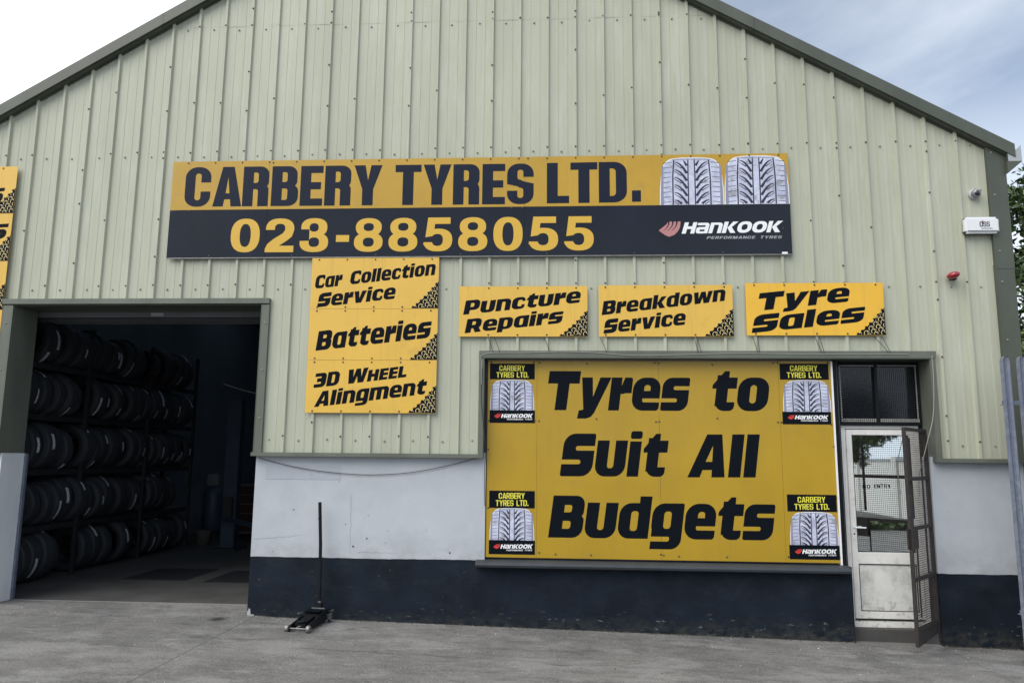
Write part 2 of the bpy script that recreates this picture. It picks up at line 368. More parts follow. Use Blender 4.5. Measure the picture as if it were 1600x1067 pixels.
A['E'] = (.50, [(1, re(0, 0, .50, 1)), (0, re(.235, .18, .51, .41)), (0, re(.235, .59, .51, .82)), (0, re(.46, .40, .51, .60))])
A['F'] = (.48, [(1, re(0, 0, .48, 1)), (0, re(.235, -.01, .51, .40)), (0, re(.235, .59, .51, .82))])
A['Y'] = (.62, [(1, [(0, 1), (.19, .40), (.19, 0), (.43, 0), (.43, .40), (.62, 1), (.375, 1), (.31, .62), (.245, 1)])])
A['T'] = (.58, [(1, re(0, .82, .58, 1)), (1, re(.17, 0, .41, .9))])
A['S'] = (.58, [(1, rr(0, 0, .58, 1, .25)), (0, rr(.225, .60, .355, .85, .06)), (0, [(.28, .67), (.6, .67), (.6, .50), (.36, .56), (.26, .62)]),
              (0, rr(.225, .15, .355, .40, .06)), (0, [(.30, .33), (-.02, .33), (-.02, .50), (.22, .44), (.32, .38)])])
A['L'] = (.48, [(1, re(0, 0, .235, 1)), (1, re(.1, 0, .48, .18))])
A['D'] = (.60, [(1, rr(0, 0, .60, 1, (0, .27, .27, 0))), (0, rr(.235, .16, .365, .84, (0, .08, .08, 0)))])
A['N'] = (.60, [(1, re(0, 0, .6, 1)), (0, [(.19, -.01), (.38, -.01), (.19, .56)]), (0, [(.41, 1.01), (.22, 1.01), (.41, .44)])])
A['M'] = (.74, [(1, re(0, 0, .74, 1)), (0, [(.18, -.01), (.28, -.01), (.18, .6)]), (0, [(.56, -.01), (.46, -.01), (.56, .6)]), (0, [(.24, 1.01), (.50, 1.01), (.37, .5)])])
A['.'] = (.24, [(1, re(0, 0, .22, .25))])
G['A'] = A
C_ = {}
s_ = .165
C_['C'] = (.60, [(1, rr(0, 0, .58, 1, .24)), (0, rr(s_, .14, .58-s_, .86, .10)), (0, re(.36, .38, .62, .62))])
C_['O'] = (.60, [(1, rr(0, 0, .60, 1, .24)), (0, rr(s_, .14, .60-s_, .86, .10))])
C_['A'] = (.62, [(1, [(0, 0), (.17, 0), (.20, .20), (.44, .20), (.46, 0), (.64, 0), (.42, 1), (.22, 1)]), (0, [(.235, .34), (.405, .34), (.32, .80)])])
C_['R'] = (.60, [(1, rr(0, .40, .58, 1, (0, .2, .2, 0))), (1, [(.26, .46), (.44, .46), (.60, 0), (.42, 0)]), (1, re(0, 0, s_, 1)), (0, rr(s_, .54, .58-s_, .87, (0, .08, .08, 0)))])
C_['P'] = (.58, [(1, rr(0, .38, .58, 1, (0, .22, .22, 0))), (1, re(0, 0, s_, 1)), (0, rr(s_, .52, .58-s_, .86, (0, .06, .06, 0)))])
C_['B'] = (.60, [(1, rr(0, .47, .56, 1, (0, .2, .14, 0))), (1, rr(0, 0, .60, .53, (0, .14, .2, 0))), (0, rr(s_, .57, .56-s_, .87, (0, .07, .07, 0))), (0, rr(s_, .13, .60-s_, .43, (0, .07, .07, 0)))])
C_['E'] = (.50, [(1, re(0, 0, .50, 1)), (0, re(s_, .15, .51, .43)), (0, re(s_, .57, .51, .85))])
C_['F'] = (.48, [(1, re(0, 0, .48, 1)), (0, re(s_, -.01, .51, .42)), (0, re(s_, .57, .51, .85))])
C_['Y'] = (.62, [(1, [(0, 1), (.225, .42), (.225, 0), (.395, 0), (.395, .42), (.62, 1), (.44, 1), (.31, .60), (.18, 1)])])
C_['T'] = (.58, [(1, re(0, .85, .58, 1)), (1, re(.205, 0, .375, .9))])
C_['S'] = (.58, [(1, rr(0, 0, .58, 1, .22)), (0, rr(s_, .57, .58-s_, .87, .06)), (0, [(.28, .70), (.6, .70), (.6, .52), (.40, .54), (.26, .60)]),
               (0, rr(s_, .13, .58-s_, .42, .06)), (0, [(.30, .30), (-.02, .30), (-.02, .48), (.18, .46), (.32, .40)])])
C_['L'] = (.48, [(1, re(0, 0, s_, 1)), (1, re(.1, 0, .48, .15))])
C_['D'] = (.60, [(1, rr(0, 0, .60, 1, (0, .25, .25, 0))), (0, rr(s_, .14, .60-s_, .86, (0, .10, .10, 0)))])
C_['N'] = (.60, [(1, re(0, 0, .6, 1)), (0, [(.15, -.01), (.42, -.01), (.15, .64)]), (0, [(.45, 1.01), (.18, 1.01), (.45, .36)])])
C_['M'] = (.74, [(1, re(0, 0, .74, 1)), (0, [(.15, -.01), (.30, -.01), (.15, .65)]), (0, [(.59, -.01), (.44, -.01), (.59, .65)]), (0, [(.20, 1.01), (.54, 1.01), (.37, .45)])])
C_['.'] = (.24, [(1, re(0, 0, .20, .20))])
G['C'] = C_
# --- digits
D = {}
D['0'] = (.84, [(1, el(0, 0, .84, 1)), (0, el(.26, .16, .58, .84))])
D['8'] = (.84, [(1, el(.04, .45, .80, 1, e=2.3)), (1, el(0, 0, .84, .57, e=2.4)), (0, el(.27, .615, .57, .85)), (0, el(.26, .15, .58, .42))])
D['5'] = (.84, [(1, el(0, 0, .84, .67)), (0, el(.25, .16, .57, .515)), (0, re(-.02, .27, .30, .72)), (1, [(.02, .27), (.255, .27), (.27, .22), (.2, .15), (.0, .2)]),
              (1, [(.06, .42), (.27, .45), (.30, .50), (.42, .515), (.50, .66), (.31, .62), (.335, .81), (.78, .81), (.78, 1), (.13, 1)])])
D['2'] = (.82, [(1, el(.0, .36, .82, 1)), (0, el(.26, .56, .56, .84)), (0, re(-.01, .30, .28, .66)), (0, re(-.01, .30, .83, .63)),
              (1, [(0, 0), (.82, 0), (.82, .19), (.40, .19), (.62, .34), (.76, .46), (.815, .64), (.56, .66), (.50, .56), (.22, .38), (.06, .24), (0, .10)])])
D['3'] = (.82, [(1, el(.03, .45, .78, 1)), (1, el(0, 0, .82, .57)), (0, el(.27, .60, .53, .85)), (0, el(.26, .15, .56, .43)), (0, re(-.02, .33, .27, .67))])
D['-'] = (.84, [(1, re(.18, .30, .60, .50))])
G['D'] = D
# --- style B: heavy rounded italic
B = {}; X = .84
B['a'] = (.76, [(1, rr(0, 0, .76, X, (.28, .04, 0, .28))), (0, rr(.29, .18, .47, X-.19, .07))])
B['b'] = (.76, [(1, rr(0, 0, .76, X, (0, .28, .28, 0))), (1, re(0, 0, .29, 1)), (0, rr(.29, .18, .47, X-.19, .07))])
B['c'] = (.68, [(1, rr(0, 0, .68, X, (.28, .22, .18, .28))), (0, rr(.30, .19, .52, X-.2, (.1, .02, .02, .1))), (0, re(.45, .31, .70, X-.30))])
B['d'] = (.76, [(1, rr(0, 0, .76, X, (.28, 0, 0, .28))), (1, re(.47, 0, .76, 1)), (0, rr(.29, .18, .47, X-.19, .07))])
B['e'] = (.74, [(1, rr(0, 0, .74, X, (.30, .30, .08, .30))), (0, rr(.30, .50, .47, .65, (.07, .07, 0, 0))), (0, rr(.28, .21, .76, .31, (0, 0, 0, .05)))])
B['g'] = (.76, [(1, rr(.02, -.24, .76, .3, (0, 0, .24, .0))), (1, rr(0, .06, .76, X, (.28, .04, 0, .26))), (0, rr(.29, .24, .47, X-.19, .07)), (0, rr(-.01, -.06, .47, .055, (0, .04, .05, 0)))])
B['i'] = (.30, [(1, re(0, 0, .29, X-.02)), (1, rr(.0, X+.04, .29, 1.06, .05))])
B['k'] = (.80, [(1, re(0, 0, .29, 1)), (1, [(.26, .36), (.50, X), (.82, X), (.56, .43), (.82, 0), (.48, 0), (.26, .40)])])
B['l'] = (.30, [(1, re(0, 0, .29, 1))])
B['m'] = (1.16, [(1, rr(0, 0, 1.16, X, (0, .22, 0, 0))), (0, rr(.29, -.01, .435, X-.2, (.05, .06, 0, 0))), (0, rr(.725, -.01, .87, X-.2, (.05, .06, 0, 0)))])
B['n'] = (.76, [(1, rr(0, 0, .76, X, (0, .26, 0, 0))), (0, rr(.29, -.01, .47, X-.2, (.05, .08, 0, 0)))])
B['o'] = (.76, [(1, rr(0, 0, .76, X, .30)), (0, rr(.30, .19, .46, X-.19, .08))])
B['p'] = (.76, [(1, rr(0, 0, .76, X, (0, .28, .28, 0))), (1, re(0, -.20, .29, X)), (0, rr(.29, .18, .47, X-.19, .07))])
B['r'] = (.56, [(1, re(0, 0, .29, X)), (1, rr(.26, .42, .58, X, (.0, .06, 0, 0))), (0, rr(.29, .30, .62, .44, (.14, 0, 0, 0))), (0, [(.29, X+.01), (.37, X+.01), (.29, .62)])])
B['s'] = (.72, [(1, rr(0, 0, .72, X, (.24, .05, .24, .05))), (0, rr(.30, .525, .74, .625, (.04, 0, 0, .05))), (0, rr(-.02, .215, .42, .315, (0, .05, .04, 0)))])
B['t'] = (.58, [(1, re(.10, .12, .39, .90)), (1, [(0, X-.28), (0, X-.19), (.27, 1), (.39, 1), (.39, X-.28)]), (1, re(.2, X-.28, .60, X)), (1, rr(.10, 0, .58, .3, (0, 0, .12, .24))), (0, re(.39, .22, .6, .32))])
B['u'] = (.76, [(1, rr(0, 0, .76, X, (0, 0, .26, .26))), (0, rr(.30, .19, .46, X+.01, (0, 0, .07, .07)))])
B['v'] = (.78, [(1, [(0, X), (.20, 0), (.56, 0), (.80, X), (.50, X), (.39, .32), (.30, X)])])
B['w'] = (1.16, [(1, [(0, X), (.14, 0), (.48, 0), (.59, .42), (.68, 0), (1.02, 0), (1.18, X), (.90, X), (.84, .36), (.73, X), (.45, X), (.34, .36), (.29, X)])])
B['y'] = (.76, [(1, [(.0, X), (.14, .02), (.08, .0), (.02, -.0), (.0, -.21), (.24, -.21), (.36, -.17), (.44, -.07), (.80, X), (.50, X), (.36, .34), (.29, X)])])
B['A'] = (.90, [(1, [(0, 0), (.29, 0), (.34, .17), (.56, .17), (.57, 0), (.88, 0), (.72, 1), (.36, 1)]), (0, [(.39, .36), (.55, .36), (.53, .74)])])
B['B'] = (.82, [(1, rr(0, .46, .80, 1, (0, .22, .16, 0))), (1, rr(0, 0, .82, .54, (0, .14, .24, 0))), (0, rr(.31, .60, .50, .78, (0, .06, .06, 0))), (0, rr(.31, .21, .51, .40, (0, .06, .06, 0)))])
B['C'] = (.78, [(1, rr(0, 0, .78, 1, (.32, .16, .16, .32))), (0, rr(.32, .22, .62, .77, (.1, .02, .02, .1))), (0, re(.50, .33, .80, .66))])
B['D'] = (.82, [(1, rr(0, 0, .82, 1, (0, .32, .32, 0))), (0, rr(.31, .21, .51, .79, (0, .1, .1, 0)))])
B['P'] = (.80, [(1, rr(0, .28, .80, 1, (0, .26, .26, 0))), (1, re(0, 0, .31, 1)), (0, rr(.31, .50, .50, .78, (0, .08, .08, 0)))])
B['R'] = (.84, [(1, rr(0, .30, .80, 1, (0, .26, .22, 0))), (1, re(0, 0, .31, 1)), (1, [(.36, .42), (.66, .42), (.86, 0), (.53, 0)]), (0, rr(.31, .54, .50, .79, (0, .08, .08, 0)))])
B['S'] = (.80, [(1, rr(0, 0, .80, 1, (.28, .05, .28, .05))), (0, rr(.32, .60, .82, .71, (.05, 0, 0, .06))), (0, rr(-.02, .28, .48, .39, (0, .06, .05, 0)))])
B['T'] = (.86, [(1, re(0, .68, .86, 1)), (1, re(.27, 0, .59, .9))])
B['3'] = (.78, [(1, rr(0, 0, .78, 1, (.0, .26, .28, .08))), (0, rr(-.01, .64, .44, .76, (0, .05, .05, 0))), (0, rr(-.01, .24, .46, .38, (0, .05, .05, 0))), (0, re(-.01, .36, .16, .66))])
B['5'] = (.78, [(1, rr(0, 0, .78, .64, (0, .26, .28, .06))), (1, re(.04, .56, .30, 1)), (1, re(.04, .76, .78, 1)), (0, rr(-.01, .22, .46, .40, (0, .06, .06, 0))), (0, re(.30, .64, .80, .76))])
B['W'] = (1.22, [(1, [(0, 1), (.12, 0), (.48, 0), (.60, .5), (.70, 0), (1.06, 0), (1.24, 1), (.94, 1), (.88, .42), (.76, 1), (.48, 1), (.37, .42), (.31, 1)])])
B['H'] = (.84, [(1, re(0, 0, .84, 1)), (0, re(.31, -.01, .53, .38)), (0, re(.31, .64, .53, 1.01))])
B['E'] = (.66, [(1, re(0, 0, .66, 1)), (0, re(.31, .23, .67, .39)), (0, re(.31, .62, .67, .77))])
B['L'] = (.66, [(1, re(0, 0, .31, 1)), (1, re(.2, 0, .66, .25))])
G['B'] = B
# --- wordmark with unicase letters
Hh = {}
Hh['H'] = (.92, [(1, re(0, 0, .92, 1)), (0, re(.30, -.01, .62, .40)), (0, re(.30, .64, .62, 1.01))])
Hh['a'] = (.88, [(1, rr(0, 0, .88, .94, (.06, .24, 0, .2))), (0, rr(.26, .18, .62, .34, .05)), (0, re(-.01, .56, .60, .72)), (0, rr(-.01, .52, .1, .74, 0))])
Hh['n'] = (.90, [(1, rr(0, 0, .90, .94, (0, .26, 0, 0))), (0, rr(.28, -.01, .62, .74, (0, .08, 0, 0)))])
Hh['K'] = (.98, [(1, re(0, 0, .30, 1)), (1, [(.28, .40), (.62, 1), (1.0, 1), (.62, .52), (1.0, 0), (.62, 0), (.28, .52)])])
Hh['O'] = (1.02, [(1, rr(0, 0, 1.02, 1, .42)), (0, rr(.30, .24, .72, .76, .2))])
G['H'] = Hh

_cache = {}
def glyph(st, ch):
    if (st, ch) not in _cache:
        wd, ops = G[st][ch]; _cache[(st, ch)] = (wd, *paint([(1 if a else None, p) for a, p in ops]))
    return _cache[(st, ch)]
def layout(text, st, gap=.07, space=.42, slant=0., small=None, mono=None):
    """-> verts, tris in em units (cap height 1)"""
    V = []; T = []; x = 0.
    for i, ch in enumerate(text):
        if ch == ' ': x += space; continue
        wd, v, res = glyph(st, ch); k = small[1] if small and i in small[0] else 1.
        b = len(V); V += [(x+px*k+slant*py*k, py*k) for px, py in v]
        for t in res.get(1, []): T.append(tuple(b+j for j in t))
        x += mono if mono else wd*k+gap
    return V, T
def words(mb, text, st, px0, px1, b0, b1, cap, y, mi=0, **kw):
    """set text so that it runs from pixel column px0 to px1, baseline b0..b1, cap height in px, on plane y"""
    V, T = layout(text, st, **kw)
    xs = [p[0] for p in V]; a, b = min(xs), max(xs)
    x0, z0 = survey(px0, b0, y); x1, z1 = survey(px1, b1, y)
    zt = survey(px0, b0-cap, y)[1]; ch = zt-z0
    out = []
    for px, py in V:
        u = (px-a)/(b-a); out.append((x0+(x1-x0)*u, y, z0+(z1-z0)*u+py*ch))
    mb.add(out, [t[::-1] for t in T], mi)
def flat(mb, V, res, f, y, order):
    base = [(f(*p)[0], y, f(*p)[1]) for p in V]
    for val, tris in res.items(): mb.add(base, [t for t in tris], order[val])
def arcstroke(pts, w0, w1=None):
    w1 = w0 if w1 is None else w1; n = len(pts); Lf = []; Rg = []
    for i, p in enumerate(pts):
        a = pts[max(i-1, 0)]; b = pts[min(i+1, n-1)]; dx, dy = b[0]-a[0], b[1]-a[1]; l = math.hypot(dx, dy) or 1
        wd = (w0+(w1-w0)*i/(n-1))/2; Lf.append((p[0]-dy/l*wd, p[1]+dx/l*wd)); Rg.append((p[0]+dy/l*wd, p[1]-dx/l*wd))
    return Lf+Rg[::-1]

# ------------------------------------------------------------------ GROUND
def zg(x, y=-3.):
    xx = max(-8., min(8., x)); z = .015-.0200*(xx+3.45)
    return z
def zyard(x, y):
    z = zg(x)
    if -6.9 < x < -3.3 and y > 0: z += (.062-z)*min(1, y/.4)
    return z
def sheet(name, xs, ys, m, zf, dz=0., thick=0., **kw):
    mb = MB(); nx, ny = len(xs), len(ys)
    vs = [(x, y, zf(x, y)+dz) for y in ys for x in xs]
    mb.add(vs, [(j*nx+i, j*nx+i+1, (j+1)*nx+i+1, (j+1)*nx+i) for j in range(ny-1) for i in range(nx-1)])
    if thick:
        ring = [(i, 0) for i in range(nx)]+[(nx-1, j) for j in range(1, ny)]+[(i, ny-1) for i in range(nx-2, -1, -1)]+[(0, j) for j in range(ny-2, 0, -1)]
        top = [vs[j*nx+i] for i, j in ring]; bot = [(a, b, c-thick) for a, b, c in top]; n = len(ring)
        mb.add(top+bot, [(k, n+k, n+(k+1) % n, (k+1) % n) for k in range(n)])
    return mb.build(name, m, recalc=False, **kw)
def lin(a, b, n): return [a+(b-a)*i/n for i in range(n+1)]
gr = sheet('ground', [-900, -200, -60, -30, -12, -8, 0, 8, 12, 30, 60, 200, 900], [-900, -200, -60, -40, -20, -5, 0, 5, 20, 40, 100, 300, 900], M['asphalt'], lambda x, y: zg(x)-.05, kind='structure', label='grey yard ground stretching away around the shed')
JX = -3.36; JY = -.95
xe = [-12, JX, 4.0, 14]; ye = [-18, -6.9, JY, .395]
for i in range(3):
    for j in range(3):
        g = .003
        sheet('concrete_slab', lin(xe[i]+g, xe[i+1]-g, 14), lin(ye[j]+g, ye[j+1]-g, 8 if j < 2 else 6), M['conc'], zyard, thick=.045, parent=gr)
mb = MB(); r = random.Random(31)
for k in range(1500):
    x = r.uniform(-7, 5.5); y = r.uniform(-3.4, -.02) if r.random() < .7 else r.uniform(-.5, -.02); sz = r.uniform(.0025, .007)*(1.8 if r.random() < .05 else 1)
    if x < -3.5 and x > -6.5 and r.random() < .3: y = r.uniform(-.4, .35)
    c = Vector((x, y, zyard(x, y)+.0005)); p = [c+Vector((math.cos(a)*sz*r.uniform(.6, 1.3), math.sin(a)*sz*r.uniform(.6, 1.3), 0)) for a in (0, 1.6, 3.1, 4.7)]+[c+Vector((0, 0, sz*r.uniform(.5, 1)))]
    mb.add(p, [(0, 1, 4), (1, 2, 4), (2, 3, 4), (3, 0, 4)], r.choice((0, 0, 0, 1, 1, 2)))
mb.build('loose_grit', [M['grit_grey'], M['grit_dark'], M['grit_pale']], gr, kind='stuff')
# hairline crack running out over the slab, oil stain, dirt along the wall base
def wob(a, b, n, amp, seed):
    r = random.Random(seed); o = []
    for i in range(n+1):
        t = i/n; o.append((a[0]+(b[0]-a[0])*t+r.uniform(-amp, amp), a[1]+(b[1]-a[1])*t+r.uniform(-amp, amp)))
    return o
def ground_strip(name, pts, w, m, dz, par):
    P = arcstroke(pts, w, w*.5); n = len(pts); mb = MB()
    vs = [(x, y, zyard(x, y)+dz) for x, y in P]
    mb.add(vs, [(i, i+1, 2*n-2-i, 2*n-1-i) for i in range(n-1)]); return mb.build(name, m, par)
ground_strip('crack', wob((-2.4, -1.25), (1.9, -1.42), 60, .018, 3), .006, M['tar'], .004, gr)
ground_strip('crack', wob((1.2, -.5), (3.9, -.78), 40, .02, 4), .005, M['tar'], .004, gr)
ground_strip('crack', wob((-5.9, -.35), (-3.4, -.55), 40, .02, 5), .005, M['tar'], .004, gr)
def blob(cx, cy, rx, ry, seed, n=36):
    r = random.Random(seed); ph = [r.uniform(0, 6.28) for _ in range(6)]
    return [(cx+rx*math.cos(a)*(1+sum(.10*math.sin((k+2)*a+ph[k]) for k in range(5))), cy+ry*math.sin(a)*(1+sum(.10*math.sin((k+2)*a+ph[k]) for k in range(5)))) for a in [2*math.pi*i/n for i in range(n)]]
def stain(cx, cy, rx, ry, seed, par):
    """soft oil stain soaked into the concrete: a sheet 4 mm up whose alpha fades at its rim"""
    m = bpy.data.materials.new('oil_stain_soft'); m.use_nodes = True; t = m.node_tree; b = t.nodes['Principled BSDF']
    b.inputs['Base Color'].default_value = (.035, .034, .033, 1); b.inputs['Roughness'].default_value = .5
    c = N(t, 'ShaderNodeTexCoord'); ln = N(t, 'ShaderNodeVectorMath', operation='LENGTH'); no = N(t, 'ShaderNodeTexNoise'); no.inputs['Scale'].default_value = 5; no.inputs['Detail'].default_value = 6
    a = N(t, 'ShaderNodeMath', operation='MULTIPLY_ADD'); a.inputs[1].default_value = 1.1
    q = N(t, 'ShaderNodeMapRange'); q.inputs['From Min'].default_value = 1.4; q.inputs['From Max'].default_value = .55; q.inputs['To Max'].default_value = .75
    t.links.new(c.outputs['Object'], ln.inputs[0]); t.links.new(c.outputs['Object'], no.inputs['Vector']); t.links.new(no.outputs['Fac'], a.inputs[0]); t.links.new(ln.outputs['Value'], a.inputs[2])
    t.links.new(a.outputs[0], q.inputs['Value']); t.links.new(q.outputs[0], b.inputs['Alpha'])
    mb = MB(); n = 40; mb.add([(math.cos(6.2832*i/n), math.sin(6.2832*i/n), 0) for i in range(n)], [tuple(range(n))])
    o = mb.build('oil_stain', m, par, recalc=False); o.location = (cx, cy, zyard(cx, cy)+.005); o.scale = (rx, ry, 1); o.rotation_euler = (0, R_(1.15), seed)
    return o
stain(-3.68, -.20, .15, .16, 0, gr)

# ------------------------------------------------------------------ BUILDING
bld = thing('tyre_garage', 'pale green ribbed metal gable shed with a dark open garage doorway at left', 'building', (0, 0, 0))
GX0, GX1 = -6.50, -3.455       # garage opening
GZ = 3.53
WX0, WX1, WZ = -.845, 4.07, 2.90   # window and door opening
CB = 1.80                      # cladding bottom
BX0, BX1 = -8.15, 5.03
RX, RZ = -1.560, 9.112          # ridge
def zroof(x): return RZ-(.587*(RX-x) if x < RX else .573*(x-RX))
YB = 12.5
# render walls and painted plinth, with returns into the openings
WY = .04
def wallpart(name, x0, x1, z0, z1, m, y0=WY, y1=.393):
    return MB().box(x0, x1, y0, y1, z0, z1).build(name, m, bld)
PT = .655
wallpart('rendered_wall', GX1, WX0+.03, PT-.03, CB+.03, M['render'])
wallpart('rendered_wall', BX0, GX0, .58, CB+.03, M['render'])
wallpart('rendered_wall', WX1-.04, BX1-.03, .57, CB+.03, M['render'])
def plinthpart(x0, x1, z0, z1, m, seed):
    r = random.Random(seed); n = int((x1-x0)/.045); top = []; d = 0.
    for i in range(n+1):
        d = d*.75+r.uniform(-.0022, .0022); top.append((x0+(x1-x0)*i/n, z1+d))
    MB().prism([(x0, z0), (x1, z0)]+top[::-1], WY-.004, .396).build('painted_plinth', m, bld)
plinthpart(GX1, 3.135, -.3, PT, M['plinth'], 1)
plinthpart(WX1-.04, BX1-.025, -.4, .60, M['plinth'], 2)
wallpart('painted_plinth', BX0, GX0, -.3, .58, M['render'], WY-.004, .396)
# repainted patch on the render
x0, z0 = survey(415, 748, WY); x1, z1 = survey(533, 728, WY)
MB().box(x0, x1, WY-.003, WY+.004, z0, z1).build('repainted_patch', M['patch'], bld)
# broken corner of the plinth
MB().prism(blob(GX1+.022, .045, .018, .05, 3, 14), WY-.0075, WY-.003).build('exposed_mortar', M['ink_grey'], bld)
MB().prism(blob(GX1+.055, .020, .030, .012, 6, 12), WY-.0078, WY-.003).build('exposed_mortar', M['ink_grey'], bld)
mb = MB(); r = random.Random(8)
for k in range(26):
    x = r.uniform(GX1+.1, WX0-.05); z = r.uniform(.7, 1.6) if k < 14 else r.uniform(.1, .6); rad = r.uniform(.004, .010)
    mb.add([(x+rad*math.cos(a), WY-.0055, z+rad*math.sin(a)*r.uniform(.7, 1.2)) for a in lin(0, 5.5, 7)], [tuple(range(8))])
mb.build('plug_holes', M['tar'], bld, kind='stuff')
def wall_crack(a, b, seed):
    a = survey(*a, WY); b = survey(*b, WY); P = arcstroke(wob(a, b, 16, .006, seed), .004, .002); n = 17
    MB().add([(x, WY-.0015, z) for x, z in P], [(i, i+1, 2*n-2-i, 2*n-1-i) for i in range(n-1)]).build('crack', M['wall_crack'], bld, recalc=False)
wall_crack((548.5, 775), (547, 866), 2); wall_crack((396, 842), (470, 836), 3); wall_crack((560, 862), (622, 864), 4)
# dirt and moss line at the wall foot: small lumps, joined
mb = MB(); r = random.Random(11)
for k in range(700):
    x = r.choice([r.uniform(GX1, 3.12), r.uniform(GX1, 3.12), r.uniform(4.03, 4.95)]); s = r.uniform(.004, .016); y = WY-.004-abs(r.gauss(0, .018)); z = zg(x)
    c = Vector((x, y, z)); p = [c+Vector((r.uniform(-s, s)*1.6, r.uniform(-s, s), 0)) for _ in range(3)]+[c+Vector((0, 0, s*r.uniform(.5, 1.2)))]
    mb.add(p, [(0, 1, 3), (1, 2, 3), (2, 0, 3)])
mb.build('wall_foot_dirt', M['moss'], bld, kind='stuff')
# wall over window: masonry behind billboard / door recess / dark interior partitions
MB().box(WX0-.05, 3.12, .12, .40, PT, 3.0).build('blockwork_infill', M['inner'], bld)
MB().box(3.12, WX1+.02, .32, .40, -.3, 3.0).build('blockwork_infill', M['inner'], bld)
# side walls, back wall, roof with added rooflight strips
MB().box(BX0-.02, BX0+.06, .45, YB, -.2, zroof(BX0)-.05).build('side_cladding', M['inner_light'], bld)
MB().box(BX1-.09, BX1-.01, .45, YB, -.2, zroof(BX1)-.05).build('side_cladding', M['trim'], bld)
MB().prism([(BX0, -.2), (BX1, -.2), (BX1, zroof(BX1)-.06), (RX, RZ-.06), (BX0, zroof(BX0)-.06)], YB-.08, YB).build('back_wall', M['inner'], bld)
for sgn, xa in ((-1, BX0-.22), (1, BX1+.10)):
    za, zb = zroof(xa)+.02, RZ+.02
    for y0_, y1_, nm_, m_ in ((-.07, 4.0, 'roof', 'roof'), (4.003, 5.6, 'fill_rooflight', 'fill_rooflight'), (5.603, 8.2, 'roof', 'roof'), (8.203, 9.8, 'fill_rooflight', 'fill_rooflight'), (9.803, YB+.1, 'roof', 'roof')):  # the translucent strips are added to lighten the workshop
        th_ = .05 if nm_ == 'roof' else .004
        MB().add([(xa, y0_, za), (RX, y0_, zb), (RX, y1_, zb), (xa, y1_, za), (xa, y0_, za-th_), (RX, y0_, zb-th_), (RX, y1_, zb-th_), (xa, y1_, za-th_)],
             [(0, 1, 2, 3), (4, 7, 6, 5), (0, 4, 5, 1), (1, 5, 6, 2), (2, 6, 7, 3), (3, 7, 4, 0)]).build(nm_, M[m_], bld)
# inner lining of the front wall (keeps the workshop dark)
mb = MB()
mb.prism([(BX0, 0), (GX0-.02, 0), (GX0-.02, GZ+.2), (BX0, GZ+.2)], .41, .44)
mb.prism([(GX1+.02, 0), (BX1, 0), (BX1, zroof(BX1)-.08), (RX, RZ-.08), (BX0, zroof(BX0)-.08), (BX0, GZ+.2), (GX1+.02, GZ+.2)], .41, .44)
mb.build('inner_lining', M['inner'], bld)

# cladding sheets --------------------------------------------------
RP = 1/3; RO = -6.801
def profile():
    """one rib pitch: (dx, depth towards the viewer)"""
    return [(0, .0), (.006, .0), (.016, .030), (.044, .030), (.054, .0), (.126, .0), (.129, .003), (.160, .003), (.163, 0), (.240, 0), (.243, .003), (.272, .003), (.275, 0)]
def zlow(x):
    if GX0 < x < GX1: return GZ+.04
    if WX0 < x < WX1: return WZ+.03
    return CB
LAP = 7.05
TILT = random.Random(3)
for k in range(-2, 13):
    for tier in (0, 1):
        xs0 = RO+k*3*RP; pts = []
        for q in range(3):
            for dx, d in profile(): pts.append((xs0-.03+q*RP+dx, d))
        pts.append((xs0-.03+3*RP, 0.)); pts.append((xs0-.03+3*RP+.016, .030)); pts.append((xs0-.03+3*RP+.044, .030))
        lo_, hi_ = BX0+.02, 4.86
        brk = [GX0, GX1, WX0, WX1, RX, hi_, lo_]
        full = []
        for a, b in zip(pts, pts[1:]):
            full.append(a)
            for c in sorted(brk):
                if a[0]+1e-6 < c < b[0]-1e-6: full.append((c, a[1]+(b[1]-a[1])*(c-a[0])/(b[0]-a[0])))
        full.append(pts[-1]); mb = MB()
        off = .0025*(k % 2)+(.0014 if tier else 0)
        for a, b in zip(full, full[1:]):
            xm = (a[0]+b[0])/2
            if xm < lo_ or xm > hi_: continue
            zl = zlow(xm); zt0, zt1 = zroof(a[0])-.03, zroof(b[0])-.03
            if tier: zl = max(zl, LAP)
            else: zt0 = min(zt0, LAP+.15); zt1 = min(zt1, LAP+.15)
            if zt0 <= zl or zt1 <= zl: continue
            n = max(1, int((zt0-zl)/1.2)); va = []
            for i in range(n+1):
                t = i/n
                for (x, d), zt in ((a, zt0), (b, zt1)):
                    z = zl+(zt-zl)*t; wv = .0022*math.sin(z*2.1+x*5.3)+.0016*math.sin(z*5.3+x*11)
                    va.append((x, -d-off+wv, z))
            mb.add(va, [(2*i, 2*i+1, 2*i+3, 2*i+2) for i in range(n)])
        if mb.v: mb.build('cladding_sheet', M['clad'], bld, recalc=False)
